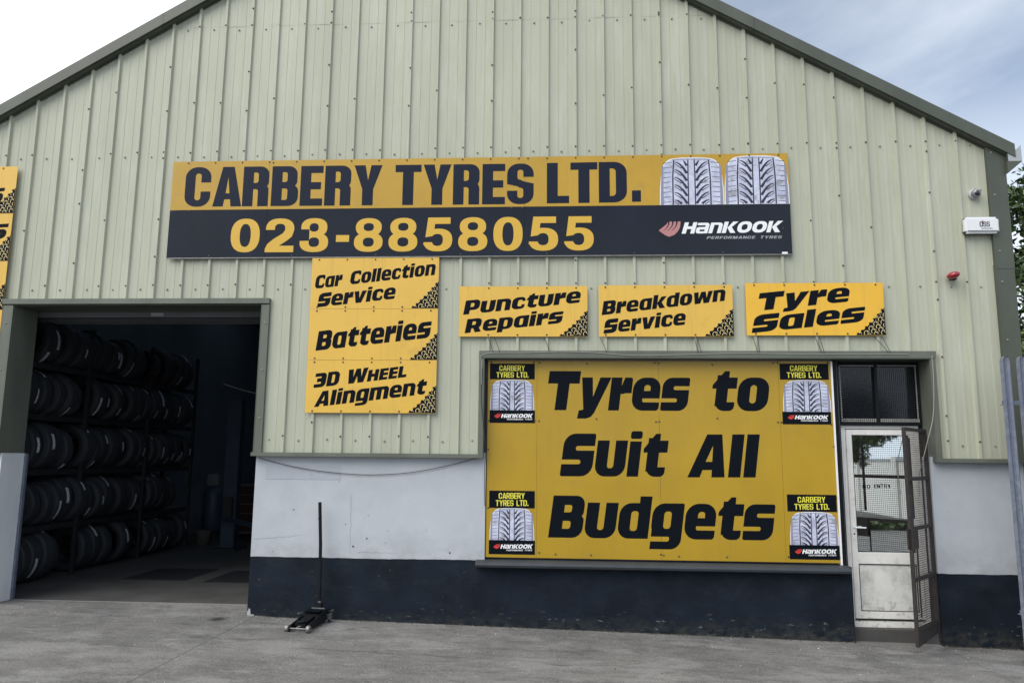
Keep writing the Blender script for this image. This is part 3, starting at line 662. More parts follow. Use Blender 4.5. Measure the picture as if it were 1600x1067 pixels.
# fixings
rib_fix, pan_fix = MB(), MB()
def dome(mb, x, y, z, r=.009, h=.007, n=7, mi=0):
    mb.lathe([(r*1.25, 0), (r*1.25, -h*.3), (r, -h*.35), (r*.8, -h), (.0005, -h*1.1)], (x, y, z), 'Y', n, mi, sm=False)
fr = random.Random(21)
rows = [8.66, 7.01, 5.36, 3.71, 1.955]
i = -6
while True:
    xr = RO+i*RP; xp = xr+RP*.5+.0; i += 1
    if xr > 4.86: break
    if xr < BX0+.05: continue
    for z in rows:
        if z < zroof(xp)-.15 and z > zlow(xp)+.03 and xp < 4.84: dome(pan_fix, xp+fr.uniform(-.008, .008), -.004, z+fr.uniform(-.008, .008), .0098, .009)
        if z+.05 < zroof(xr)-.15 and z > zlow(xr)+.03 and fr.random() < .8: dome(rib_fix, xr, -.033, z+.045+fr.uniform(-.008, .008))
    if (i-1) % 3 == 0:
        z = 2.2
        while z < zroof(xr)-.3:
            if z > zlow(xr)+.05: dome(rib_fix, xr+fr.uniform(-.004, .004), -.037, z+fr.uniform(-.12, .12))
            z += .62
    elif fr.random() < .7:
        for z in (4.4+fr.uniform(-.2, .2), 6.1+fr.uniform(-.1, .1)):
            if zlow(xr)+.05 < z < zroof(xr)-.3: dome(rib_fix, xr, -.033, z)
rib_fix.build('rib_screws', M['screw'], bld, kind='stuff'); pan_fix.build('pan_screws', M['screw_pan'], bld, kind='stuff')

# rake trim both sides: boxed fascia, under-lip
def rake(xa, xb):
    za, zb = zroof(xa), zroof(xb)
    def sec(o, y0, y1, h0, h1):
        return [(xa, y0, za+h0), (xb, y0, zb+h0), (xb, y1, zb+h0), (xa, y1, za+h0), (xa, y0, za+h1), (xb, y0, zb+h1), (xb, y1, zb+h1), (xa, y1, za+h1)]
    F6 = [(0, 3, 2, 1), (4, 5, 6, 7), (0, 1, 5, 4), (1, 2, 6, 5), (2, 3, 7, 6), (3, 0, 4, 7)]
    t = MB().add(sec(0, -.115, -.075, -.105, .045), F6).add(sec(0, -.075, .02, .03, .05), F6).add(sec(0, -.085, -.012, -.118, -.1055), F6)
    t.build('rake_trim', M['trim'], bld)
    MB().add(sec(0, -.022, -.010, -.135, -.119), F6).build('rake_flashing', M['trim'], bld)
rake(BX0-.22, -4.9); rake(-4.897, RX); rake(RX, 2.3); rake(2.303, BX1+.10)
# corner flashing at the right, in two lengths
x_c0, x_c1 = 4.842, 5.045
MB().box(x_c0, x_c1, -.048, .25, CB-.03, 3.95).build('corner_flashing', M['trim'], bld)
MB().box(x_c0+.002, x_c1+.003, -.052, .25, 3.90, zroof(x_c0)-.05).build('corner_flashing', M['trim'], bld)
mb = MB()
for z in (2.4, 3.1, 3.75, 4.1, 4.75, 5.25):
    dome(mb, 4.90, -.052, z, .010, .007)
mb.build('flashing_screws', M['screw_pan'], bld, kind='stuff')
# gutter at the right eave
gx0, gz1 = 5.05, 5.275
MB().box(gx0, gx0+.15, -.10, YB, gz1-.15, gz1-.145).box(gx0+.147, gx0+.152, -.10, YB, gz1-.145, gz1).box(gx0, gx0+.004, -.10, YB, gz1-.145, gz1).build('gutter', M['trim'], bld)
mbg = MB().box(gx0+.004, gx0+.147, -.104, -.098, gz1-.15, gz1-.012).prism([(gx0+.10, gz1-.012), (gx0+.15, gz1-.012), (gx0+.15, gz1+.04)], -.103, -.099)
mbg.build('gutter_end_cap', M['ink_grey'], bld)
MB().prism([(gx0-.012, gz1-.29), (gx0-.012, gz1-.153), (gx0+.152, gz1-.153)], -.104, .02).build('gutter_bracket', M['trim'], bld)

# garage door opening trims
fy = -.040
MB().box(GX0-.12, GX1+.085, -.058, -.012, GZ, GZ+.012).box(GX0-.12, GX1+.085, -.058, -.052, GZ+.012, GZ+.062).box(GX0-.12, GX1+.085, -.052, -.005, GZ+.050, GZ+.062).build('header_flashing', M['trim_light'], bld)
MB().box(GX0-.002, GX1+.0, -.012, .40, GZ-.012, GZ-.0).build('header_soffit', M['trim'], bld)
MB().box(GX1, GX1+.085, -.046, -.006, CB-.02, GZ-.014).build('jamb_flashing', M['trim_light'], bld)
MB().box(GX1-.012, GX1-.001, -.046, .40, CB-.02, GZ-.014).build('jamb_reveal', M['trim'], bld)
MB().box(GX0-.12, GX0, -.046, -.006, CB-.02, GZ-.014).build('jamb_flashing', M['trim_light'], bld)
MB().box(GX0+.001, GX0+.012, -.046, .40, CB-.02, GZ-.014).build('jamb_reveal', M['trim_light'], bld)  # paler green lifts this shaded reveal by colour
MB().box(GX0+.001, GX0+.02, .02, .42, -.02, CB-.025).build('jamb_edge', M['reveal_white'], bld)
MB().box(GX0+.0015, GX0+.05, .40, .44, -.02, CB-.03).build('door_guide', M['galv'], bld)
MB().box(GX1-.05, GX1-.0015, .40, .44, -.02, GZ-.1).build('door_guide', M['rack'], bld)
mb = MB()
for z in (2.2, 2.75, 3.3): dome(mb, GX1+.045, -.047, z, .010, .007); dome(mb, GX0-.06, -.047, z, .010, .007)
mb.build('flashing_screws', M['screw_pan'], bld, kind='stuff')
# roller shutter box with curtain edge and maker's plate
sh = MB().box(GX0-.1, GX1+.1, .45, .95, 3.46, 3.95).build('roller_shutter', M['inner'], bld)
MB().box(GX0-.08, GX1+.08, .46, .50, 3.40, 3.455).build('bottom_bar', M['rack'], sh)
MB().box(-5.06, -4.90, .443, .449, 3.475, 3.515).build('maker_plate', M['ink_grey'], sh)

# drip flashings under the cladding
for a, b in ((GX1-.03, WX0-.035), (WX1+.045, 4.86), (BX0, GX0-.0)):
    MB().box(a, b, -.056, .035, CB-.030, CB-.018).box(a, b, -.056, -.048, CB-.018, CB+.012).build('drip_flashing', M['trim_light'], bld)
# frame round the window and door opening
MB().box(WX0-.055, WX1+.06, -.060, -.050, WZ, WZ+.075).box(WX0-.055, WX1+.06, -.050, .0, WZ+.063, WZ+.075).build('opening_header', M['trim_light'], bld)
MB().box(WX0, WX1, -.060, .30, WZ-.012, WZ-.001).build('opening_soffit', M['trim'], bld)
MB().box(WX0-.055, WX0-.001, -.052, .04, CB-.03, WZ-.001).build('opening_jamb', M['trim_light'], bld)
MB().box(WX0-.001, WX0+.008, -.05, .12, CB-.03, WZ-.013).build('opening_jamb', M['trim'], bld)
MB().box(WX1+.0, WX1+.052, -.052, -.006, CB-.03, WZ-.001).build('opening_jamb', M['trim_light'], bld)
MB().box(WX1-.010, WX1-.0, -.05, .32, CB-.03, WZ-.013).build('opening_jamb', M['trim_light'], bld)  # paler green puts the light on this reveal into its colour
# window sill: rounded front
mb = MB(); prof = [(.12, .600), (-.055, .590), (-.075, .600), (-.082, .622), (-.075, .645), (-.05, .658), (.12, .672)]
xs0, xs1 = -.905, 3.09
n = len(prof); mb.add([(xs0, y, z) for y, z in prof]+[(xs1, y, z) for y, z in prof], [tuple(range(n)), tuple(range(2*n-1, n-1, -1))]+[(i, (i+1) % n, n+(i+1) % n, n+i) for i in range(n)])
mb.build('window_sill', M['sill'], bld)

# ------------------------------------------------------------------ entrance door
DY = .25
dx0, dx1 = 3.170, 4.02
dz0, dz1 = .005, 2.17
dr = MB().box(dx0, dx0+.050, DY, DY+.07, dz0, dz1).box(dx1-.05, dx1, DY, DY+.07, dz0, dz1).box(dx0+.05, dx1-.05, DY, DY+.07, dz1-.035, dz1).build('entrance_door', M['pvc'], bld, label='weathered white glazed door with a scuffed lower panel')
l0, l1 = dx0+.054, dx1-.054
gz0, gz1_ = .79, 2.065
mb = MB(); yy0, yy1 = DY-.012, DY+.05
mb.box(l0, l0+.062, yy0, yy1, .09, 2.125, bev=.004).box(l1-.062, l1, yy0, yy1, .09, 2.125, bev=.004).box(l0+.062, l1-.062, yy0+.001, yy1, gz1_, 2.125, bev=.003)
mb.box(l0+.062, l1-.062, yy0+.001, yy1, .665, gz0, bev=.003).box(l0+.062, l1-.062, yy0+.001, yy1, .09, .165, bev=.003)
mb.build('leaf_frame', M['pvc'], dr)
MB().box(l0+.062, l1-.062, DY+.005, DY+.02, .165, .665).build('lower_panel', M['panel_dirty'], dr)
g_ = .008
mb = MB()
for (za, zb) in ((gz0, gz1_), (.165, .665)):
    mb.box(l0+.062, l0+.062+g_, DY-.006, DY+.02, za, zb).box(l1-.062-g_, l1-.062, DY-.006, DY+.02, za, zb).box(l0+.062+g_, l1-.062-g_, DY-.006, DY+.02, za, za+g_).box(l0+.062+g_, l1-.062-g_, DY-.006, DY+.02, zb-g_, zb)
mb.build('glazing_seal', M['gasket'], dr)
MB().box(l0+.070, l1-.070, DY+.010, DY+.018, gz0+.008, gz1_-.008).build('glass_pane', M['mirror'], dr)
MB().box(dx0+.004, dx1, DY-.03, DY+.04, dz0-.0, .062).build('weather_bar', M['pvc'], dr)
mb = MB()
for x in (l0+.03, 3.52, 3.86): dome(mb, x, DY-.031, .075, .008, .006)
mb.build('rail_screws', M['screw'], dr, kind='stuff')
# NO ENTRY lettering on glass
mb = MB(); ny = DY+.008
words(mb, 'NO', 'C', 1348, 1360, 763, 763, 6, ny, gap=.16); words(mb, 'ENTRY', 'C', 1366, 1392, 762.6, 762, 6, ny, gap=.16)
mb.build('no_entry_lettering', M['ink'], dr)
# handle and lock
hm = MB().box(l0+.016, l0+.040, DY-.022, DY-.012, .93, 1.10, bev=.003).tube([(l0+.028, DY-.02, 1.055), (l0+.028, DY-.055, 1.055), (l0+.060, DY-.060, 1.055), (l0+.145, DY-.058, 1.053)], .0085, 8)
hm.build('door_handle', M['ink_white'], dr)
MB().lathe([(.009, 0), (.009, -.006), (.0005, -.007)], (l0+.028, DY-.020, .985), 'Y', 10).build('lock_cylinder', M['gasket'], dr)
MB().box(dx0-.03, dx0-.002, DY-.02, DY+.06, -.0, 2.9).box(dx1+.001, WX1-.012, DY-.02, DY+.06, -.0, 2.9).build('door_surround', M['black_steel'], bld)
# step under the door
MB().box(3.14, 4.035, .12, .32, -.25, dz0-.003, bev=.004).build('door_step', M['floor'], bld)
# transom with mesh guards
tz0, tz1 = 2.205, 2.875; ty = DY-.03
tr = MB().box(dx0, WX1-.012, ty+.03, ty+.06, tz0, tz1).build('transom_window', M['dark_glass'], bld, label='dark window over the door behind two wire mesh guards')
fb = MB(); tx = [3.150, 3.555, 3.595, 4.035]
fb.box(3.14, 4.05, ty-.012, ty+.03, tz0-.028, tz0).box(3.14, 4.05, ty-.012, ty+.03, tz1-.015, tz1+.01).box(3.14, 3.165, ty-.012, ty+.03, tz0, tz1-.015).box(3.558, 3.592, ty-.012, ty+.03, tz0, tz1-.015).box(4.025, 4.05, ty-.012, ty+.03, tz0, tz1-.015)
fb.build('guard_frame', M['black_steel'], tr)
for (a, b) in ((3.170, 3.553), (3.597, 4.020)):
    mb = MB(); x = a
    while x <= b: mb.bar((x, ty-.016, tz0+.004), (x, ty-.016, tz1-.02), .0022, .0022); x += .0215
    z = tz0+.01
    while z < tz1-.02: mb.bar((a, ty-.018, z), (b, ty-.018, z), .0022, .0022); z += .0215
    mb.build('wire_mesh', M['black_steel'], tr, kind='stuff')
mb = MB()
for (a, b) in ((3.172, 3.550), (3.600, 4.018)):
    x = a
    while x < b:
        mb.box(x, x+.013, ty-.021, ty-.013, tz0+.006, tz0+.020).box(x, x+.013, ty-.021, ty-.013, tz0+.026, tz0+.040).box(x, x+.013, ty-.021, ty-.013, tz1-.040, tz1-.026); x += .0215
for xx in (3.172, 4.004):
    z = tz0+.05
    while z < tz1-.05: mb.box(xx, xx+.012, ty-.021, ty-.013, z, z+.013); z += .0215
mb.build('guard_edge_clips', M['mesh_white'], tr, kind='stuff')

# ------------------------------------------------------------------ mesh security gate standing open (hinged on the right of the doorway)
H0 = Vector((4.005, .06, 0)); H1 = Vector((3.535, -.49, 0)); gd = (H1-H0).normalized(); GL = (H1-H0).length
gate = thing('security_gate', 'rusty dark wire mesh gate folded open at the right of the white door', 'gate', (H0.x, H0.y, 0))
def gp(u, z, off=0.):
    p = gd*u; nrm_ = Vector((-gd.y, gd.x, 0)); q = p+nrm_*off; return (q.x, q.y, z)
gz_ = (-.035, 2.125)
fm = MB()
fm.bar(gp(.02, .02), gp(.02, gz_[1]), .04, .03, up=(gd.x, gd.y, 0)); fm.bar(gp(GL-.02, gz_[0]), gp(GL-.02, gz_[1]), .032, .030, up=(gd.x, gd.y, 0))
for z in (.12, .60, 1.10, 1.60, gz_[1]-.018): fm.bar(gp(.04, z), gp(GL-.04, z), .028, .036)
fm.build('gate_frame', M['rust'], gate)
MB().bar(gp(GL-.16, 1.20), gp(GL-.16, 2.02), .022, .02, up=(gd.x, gd.y, 0)).bar(gp(GL-.20, .22), gp(GL-.20, 1.0), .014, .014).build('inner_stile', M['rust'], gate)
mb = MB(); u = .05
while u < GL-.04: mb.bar(gp(u, .13), gp(u, 2.10), .0022, .0022); u += .0225
z = .14
while z < 2.10: mb.bar(gp(.04, z, .002), gp(GL-.04, z+.002, .002), .0045, .0045); z += .0225
mb.build('wire_mesh', M['mesh_steel'], gate, kind='stuff')
MB().bar(gp(GL-.19, 1.0, -.004), gp(GL-.005, 1.0, -.004), .052, .20).build('lock_box', M['rust'], gate)
# bottom kick plate
a, b = gp(.03, .11), gp(GL-.03, .11); a2, b2 = gp(.03, .0), gp(GL-.03, -.045)
MB().add([a, b, b2, a2, tuple(Vector(a)+Vector((.004, -.004, 0))), tuple(Vector(b)+Vector((.004, -.004, 0))), tuple(Vector(b2)+Vector((.004, -.004, 0))), tuple(Vector(a2)+Vector((.004, -.004, 0)))],
         [(0, 1, 2, 3), (7, 6, 5, 4), (0, 4, 5, 1), (1, 5, 6, 2), (2, 6, 7, 3), (3, 7, 4, 0)]).build('kick_plate', M['rust'], gate)
for z in (.35, 1.1, 1.9): MB().tube([gp(.0, z-.05), gp(.0, z+.05)], .013, 8).build('hinge', M['rust'], gate)

# ------------------------------------------------------------------ SIGNS
def panel(mb_name, x0, x1, z0, z1, y, m, par, th=.004, warp=0.):
    return MB().box(x0, x1, y, y+th, z0, z1).build(mb_name, m, par)
def sign_screws(par, pts, y, name='fixing_screws'):
    mb = MB()
    for x, z in pts: dome(mb, x, y, z, .0085, .006)
    mb.build(name, M['screw'], par, kind='stuff')
SY = -.050   # sign face plane; the ribs stand at -.033

def tread_corner(par, x0, x1, z0, z1, w_, h_, y):
    """black tyre-track corner with pale outlined blocks; right-angled at the lower right"""
    ops = []
    Wd, Hd = w_, h_
    hull = [(0, 0)]+[(t, 1.0*(t**1.25)) for t in lin(.08, 1, 10)]+[(1, 0)]
    ops.append((1, hull)); kk = []
    for r_ in range(7):
        for c_ in range(8):
            cx = .12+c_*.165+r_*.08; cy = .015+c_*.165-r_*.105
            pts = []
            for i in range(10):
                a = math.pi*(1.25-1.15*i/9); pts.append((cx+.085*math.cos(a), cy+.085*math.sin(a)))
            pts = [p for p in pts if inside(p, hull) and p[0] < .985 and p[1] > .012]
            if len(pts) > 3: kk.append(arcstroke(pts, .017, .013))
            tail = [p for p in [(cx+.08+.05*t, cy-.02-.09*t) for t in lin(0, 1.3, 4)] if inside(p, hull) and p[0] < .985 and p[1] > .012]
            if len(tail) > 2: kk.append(arcstroke(tail, .012, .010))
    for k in kk: ops.append((2, k))
    V, res = paint(ops); mb = MB()
    for val, mi in ((1, 0), (2, 1)):
        if val in res: mb.add([(x1-w_+px*w_, y, z0+py*h_) for px, py in V], res[val], mi)
    # scalloped outer edge
    for i in range(7):
        t = .08+i*.14; cx, cy = t, t**1.25
        if cx > .97: continue
        mb.add([(x1-w_+(cx+.045*math.cos(a))*w_, y-.0004, z0+(max(cy+.045*math.sin(a), .0))*h_) for a in lin(0, 5.76, 11)], [tuple(range(12))], 0)
    mb.build('tyre_track_print', [M['ink'], M['ink_pale']], par, recalc=False)

def service_sign(label, px, cap_lines, m, screws_bottom=True, tread=(.31, .80), name='service_sign', top=True, group='small yellow service signs on the cladding'):
    """px: (left, right, top, bottom) in metres on the facade"""
    x0, x1, z1, z0 = px; s = thing(name, label, 'sign', ((x0+x1)/2, SY, z0), group=group)
    def ch(o): o.location = (-(x0+x1)/2, -SY, -z0); return o
    before = set(bpy.data.objects)
    panel('sign_panel', x0, x1, z0, z1, SY, m, s)
    for ln in cap_lines:
        mb = MB(); words(mb, *ln[:7], SY-.0015, slant=.14, **(ln[7] if len(ln) > 7 else {})); mb.build('lettering', M['ink'], s, recalc=False)
    tread_corner(s, x0, x1, z0+.004, z1, tread[0]*(x1-x0), tread[1]*(z1-z0)*.62, SY-.0015)
    xr = RO+math.ceil((x0-RO)/RP)*RP; pts = []
    while xr < x1:
        if xr > x0+.01 and xr < x1-.01:
            if top: pts.append((xr, z1-.022))
            if screws_bottom: pts.append((xr, z0+.02))
        xr += RP
    sign_screws(s, pts, SY-.001)
    for o in set(bpy.data.objects)-before: ch(o)
    return s
sw = .62
service_sign('amber sign reading Car Collection Service, topmost of the stack of three', (-2.885, -1.385, 4.070, 3.464),
             [('Car', 'B', 492, 535, 451.2, 446.2, 20.5), ('Collection', 'B', 547, 680.5, 444.6, 429.4, 20.5), ('Service', 'B', 495.3, 617.9, 480.2, 466.5, 21.5)], M['amber'], tread=(.21, .84))
service_sign('amber sign reading Batteries, middle of the stack of three', (-2.885, -1.385, 3.461, 2.866), [('Batteries', 'B', 492.9, 674, 547.9, 527.2, 30)], M['amber'], tread=(.21, .84))
service_sign('amber sign reading 3D Wheel Alingment, lowest of the stack of three', (-2.885, -1.385, 2.863, 2.262),
             [('3D', 'B', 489.7, 530.5, 605.9, 601.2, 22), ('WHEEL', 'B', 544, 635, 599.6, 588.8, 22, {'small': (set([1, 2, 3, 4]), .80)}), ('Alingment', 'B', 490.5, 667, 635.9, 615.2, 23.5)], M['amber'], tread=(.21, .84))
service_sign('amber sign reading Puncture Repairs, left of the three in a row', (-1.140, .328, 3.722, 3.137),
             [('Puncture', 'B', 723.6, 907.6, 491.8, 472.5, 21.6), ('Repairs', 'B', 725.9, 880.6, 520.6, 504.2, 21.4)], M['amber'], tread=(.22, .82))
service_sign('amber sign reading Breakdown Service, middle of the three in a row', (.456, 1.957, 3.727, 3.137),
             [('Breakdown', 'B', 940, 1134, 492.4, 469.7, 21.3), ('Service', 'B', 943, 1071.8, 521.4, 507, 21.8)], M['amber'], tread=(.215, .86))
service_sign('bright yellow sign reading Tyre Sales, right of the three in a row', (2.100, 3.612, 3.745, 3.150),
             [('Tyre', 'B', 1186, 1328.5, 485.4, 471, 27), ('Sales', 'B', 1174.7, 1353.3, 520.3, 502, 27.2)], M['amber_new'], tread=(.215, .84))
# stack at the left edge
lx0, lx1 = -8.10, -6.617
for k, (za, zb, txt, pos) in enumerate([(5.248, 4.652, '5', (-14, 5.5, 317, 315.5, 22)), (4.649, 4.056, '5', (-16, 11.5, 374, 372.5, 23)), (4.053, 3.46, None, None), (3.457, 2.865, None, None)]):
    nm = ['topmost', 'second from the top', 'third from the top', 'lowest'][k]
    ln = [(txt, 'B', *pos)] if txt else []
    service_sign(f'amber sign cut by the left edge of view, {nm} of its stack', (lx0, lx1, za, zb), ln, M['amber'], tread=(.23, .86), group='stacked signs at the left edge')

# main banner ------------------------------------------------------
ban = thing('banner_sign', 'long yellow and navy name board with phone number above the doorway', 'sign', (-1.0, SY, 4.08))
before = set(bpy.data.objects)
bx = [-4.655, -3.462, -.398, 2.640]; bz0, bzm, bz1 = 4.083, 4.668, 5.278
for a, b in zip(bx, bx[1:]):
    MB().box(a+.0012, b-.0012, SY, SY+.004, bzm+.002, bz1).build('upper_panel', M['yellow'], ban)
    MB().box(a+.0012, b-.0012, SY, SY+.004, bz0, bzm-.001).build('lower_panel', M['navy'], ban)
MB().box(bx[0], bx[-1], SY-.004, SY+.01, bz0-.012, bz0-.001).build('edge_strip', M['chrome'], ban)
y = SY-.0015; mb = MB()
for wd_ in (('CARBERY', 287, 595.5, 323.3, 320.8, 61.5, .045), ('TYRES', 616.3, 835, 320.6, 318.9, 62.5, .045), ('LTD', 854.4, 979.8, 318.0, 316.2, 63, .03), ('.', 987.6, 1001.6, 315.5, 315.2, 70, 0)):
    mb = MB(); words(mb, wd_[0], 'A', *wd_[1:6], y, gap=wd_[6]); mb.build('name_lettering', M['ink_blue'], ban, recalc=False)
mb = MB()
for wd_ in (('023', 358.8, 512, 394.5, 393.9), ('-', 524, 544.5, 393.9, 393.8), ('8858055', 552.3, 927.9, 393.7, 391.4)): words(mb, wd_[0], 'D', *wd_[1:], 52.5, y, gap=.17)
mb.build('phone_number_lettering', M['ink_yellow'], ban, recalc=False)

def logo(par, fx0, fx1, fy0, fy1, hx0, hx1, hb0, hb1, hcap, tx0, tx1, tb0, tb1, tcap, y, red, tagm, parent_name='wordmark'):
    mb = MB(); words(mb, 'HanKOOK', 'H', hx0, hx1, hb0, hb1, hcap, y, slant=.26, gap=.07); mb.build('wordmark', M['ink_white'], par, recalc=False)
    mb = MB(); words(mb, 'PERFORMANCE TYRES', 'C', tx0, tx1, tb0, tb1, tcap, y, slant=.2, gap=.16, space=.7); mb.build('tagline', tagm, par, recalc=False)
    # swoosh emblem: a leaf pointing left split by curved fingers
    ops = [(1, [(0, .42), (.16, .60), (.36, .82), (.44, 1.0), (.55, 1.0), (.66, .98), (.74, 1.0), (.86, .98), (.92, 1.0), (1, 1), (.97, .62), (.86, .34), (.70, .12), (.46, 0), (.30, .10), (.14, .26)])]
    for sx in (.46, .64, .82):
        c = [(sx+.06*math.sin(t*1.5)-.30*t*t, 1.02-.62*t) for t in lin(0, 1, 7)]
        ops.append((None, arcstroke(c, .075, .02)))
    V, res = paint(ops); mb = MB()
    x0_, z1_ = survey(fx0, fy0, y); x1_, z0_ = survey(fx1, fy1, y)
    mb.add([(x0_+px*(x1_-x0_), y, z0_+py*(z1_-z0_)) for px, py in V], res[1]); mb.build('emblem', red, par, recalc=False)
logo(ban, 1029, 1064, 346.5, 370, 1065, 1224.5, 365.3, 362.8, 17.5, 1104, 1222, 373.6, 372.6, 4.2, y, M['ink_pink'], M['ink_grey'])
a = survey(1222, 397, y); b = survey(1230.7, 393.6, y); MB().box(a[0], b[0], y, y+.001, a[1], b[1]).build('printer_mark', M['ink_white'], ban)

def tyre_print(par, x0, x1, z0, z1, y, halo=True):
    """flat printed picture of a tyre's tread seen head-on"""
    mb = MB(); W_, H_ = x1-x0, z1-z0
    def f(u, v): return (x0+u*W_, z0+v*H_)
    def out_(g=0.):
        P = [(0-g, 0), (1+g, 0), (.995+g, .35), (.975+g, .62), (.93+g, .84)]
        for i in range(7): t = i/6; P.append((.93+g-.12*t-.04*t*t, .86+g+.12*math.sin(t*math.pi/2)))
        P += [(.66, 1.0+g), (.34, 1.0+g)]
        for i in range(7): t = 1-i/6; P.append((.07-g+.12*t+.04*t*t, .86+g+.12*math.sin(t*math.pi/2)))
        return P+[(.025-g, .62), (.005-g, .35)]
    if halo:
        P = out_(.012); mb.add([(f(*p)[0], y+.0006, f(*p)[1]) for p in P], [tuple(range(len(P)))], 3)
    ops = [(1, out_(0))]
    def bend(u, v): # tread wraps over the crown: squeeze towards the top
        return (.5+(u-.5)*(1-.10*max(0, v-.55)**1.2*2.2), v)
    for s in (-1, 1):
        for q, wd in ((.30, .022), (.055, .020)):
            ops.append((2, arcstroke([bend(.5+s*q, v) for v in lin(.004, .975 if q > .2 else .985, 8)], wd)))
        # swept main grooves
        for i in range(9):
            v0 = -.42+i*.162
            pts = []
            for t in lin(0, 1, 7):
                u = .5+s*(.075+.20*t); v = v0+.24*(1-(1-t)**1.9)+.12
                pts.append(bend(u, v))
            pts = [(a, b) for a, b in pts if .006 < b < .975]
            if len(pts) > 2: ops.append((2, arcstroke(pts, .046, .018)))
            pts = [bend(.5+s*(.16+.12*t), v0+.20+.10*t+.03) for t in lin(0, 1, 5)]
            pts = [(a, b) for a, b in pts if .006 < b < .97]
            if len(pts) > 2: ops.append((2, arcstroke(pts, .020, .010)))
        for i in range(9):
            v = .07+i*.105
            if v > .93: continue
            ops.append((2, arcstroke([bend(.5+s*(.33+.15*t), v-.02*t) for t in lin(0, 1, 4)], .010, .014)))
        # dark shoulder edge
        ops.append((3, arcstroke([(.5+s*(.472-.03*(max(0, v-.3))**1.4), v) for v in lin(.004, .84, 8)], .05, .03)))
    ops.append((3, arcstroke([(u, .972-.03*abs(u-.5)) for u in lin(.20, .80, 9)], .02)))
    V, res = paint(ops)
    for val, mi in ((1, 0), (2, 2), (3, 1)):
        if val in res: mb.add([(f(*p)[0], y, f(*p)[1]) for p in V], res[val], mi)
    return mb.build('tyre_picture', [M['print_light'], M['print_mid'], M['print_dark'], M['ink_white']], par, recalc=False)
for (pa, pb, pt) in ((1032.5, 1128.5, 246.5), (1134, 1229.5, 243.5)):
    a = survey(pa, 321.5, y); b = survey(pb, pt, y); tyre_print(ban, a[0], b[0], bzm+.003, b[1], y)
pts = []
i = 0
while True:
    xr = RO+i*RP; i += 1
    if xr > bx[-1]: break
    if xr > bx[0]: pts += [(xr, bz1-.02)]+([(xr, bz0+.02)] if i % 3 == 0 else [])
pts += [(-4.42, bzm-.01), (-.55, bzm-.01), (-.42, bzm-.01), (-.36, bz1-.02), (-3.42, bz1-.03), (2.55, bz0+.3)]
sign_screws(ban, pts, SY-.001)
for o in set(bpy.data.objects)-before: o.location = (1.0, -SY, -4.08) if o.parent is ban else (0, 0, 0)

# big billboard in the window opening -----------------------------
BY = .055
bb = thing('billboard', 'big yellow board reading Tyres to Suit All Budgets filling the old window', 'sign', (1.1, BY, .675))
before = set(bpy.data.objects)
edges = [survey(758.5, 868, BY)[0], survey(838.8, 700, BY)[0], survey(1031, 700, BY)[0], survey(1222, 720, BY)[0], survey(1313, 870, BY)[0]]
ez0, ez1 = .690, 2.872
for a, b in zip(edges, edges[1:]): MB().box(a+.001, b-.001, BY, BY+.004, ez0, ez1).build('board_panel', M['board'], bb)
MB().box(edges[0]-.012, edges[-1]+.004, BY-.012, BY+.05, ez1+.001, ez1+.012).build('top_strip', M['chrome'], bb)
MB().box(edges[-1]+.0, edges[-1]+.018, BY-.014, .14, ez0-.02, ez1).build('edge_strip', M['ink_white'], bb)
MB().box(edges[-1]+.019, edges[-1]+.075, BY+.03, .30, ez0-.6, ez1+.02).build('edge_post', M['black_steel'], bb)
MB().box(edges[0]-.03, edges[0]-.001, BY-.006, BY+.05, ez0-.01, ez1).build('edge_strip', M['rust'], bb)
y = BY-.0015; mb = MB()
for wd_ in (('Tyres', 856.3, 1079.8, 640.4, 641.8, 60.8, .05), ('to', 1114, 1203.2, 641.8, 642.2, 62, .06), ('Suit', 874.8, 1046, 743.6, 744.6, 66.5, .06), ('All', 1074, 1189.8, 745.4, 745.6, 66.8, .06), ('Budgets', 856.3, 1213.7, 839.2, 844, 65.5, .05)):
    mb = MB(); words(mb, wd_[0], 'B', *wd_[1:6], y, slant=.14, gap=wd_[6]); mb.build('lettering', M['ink'], bb, recalc=False)
pts = []
for px_, py_ in [(768, 566), (834, 566), (843, 567), (917, 568.5), (1023, 567), (1029, 567.5), (1113, 570), (1208, 567), (1215, 567), (1293, 566.5), (764, 657), (835.6, 657), (842.4, 657.6), (932, 654.5), (1025, 658.8), (1030, 658.5), (1121, 653.5), (1215.6, 659.6), (1220.8, 659.6), (1299, 663), (763, 702), (763, 793), (842.4, 863), (868, 865.5), (923.5, 867), (1032.5, 866), (1037, 867), (1061, 869), (1136, 870), (1232, 869.5), (1313, 871), (1303, 697.6), (1308.6, 778)]:
    pts.append(survey(px_, py_, BY))
sign_screws(bb, pts, BY-.001)
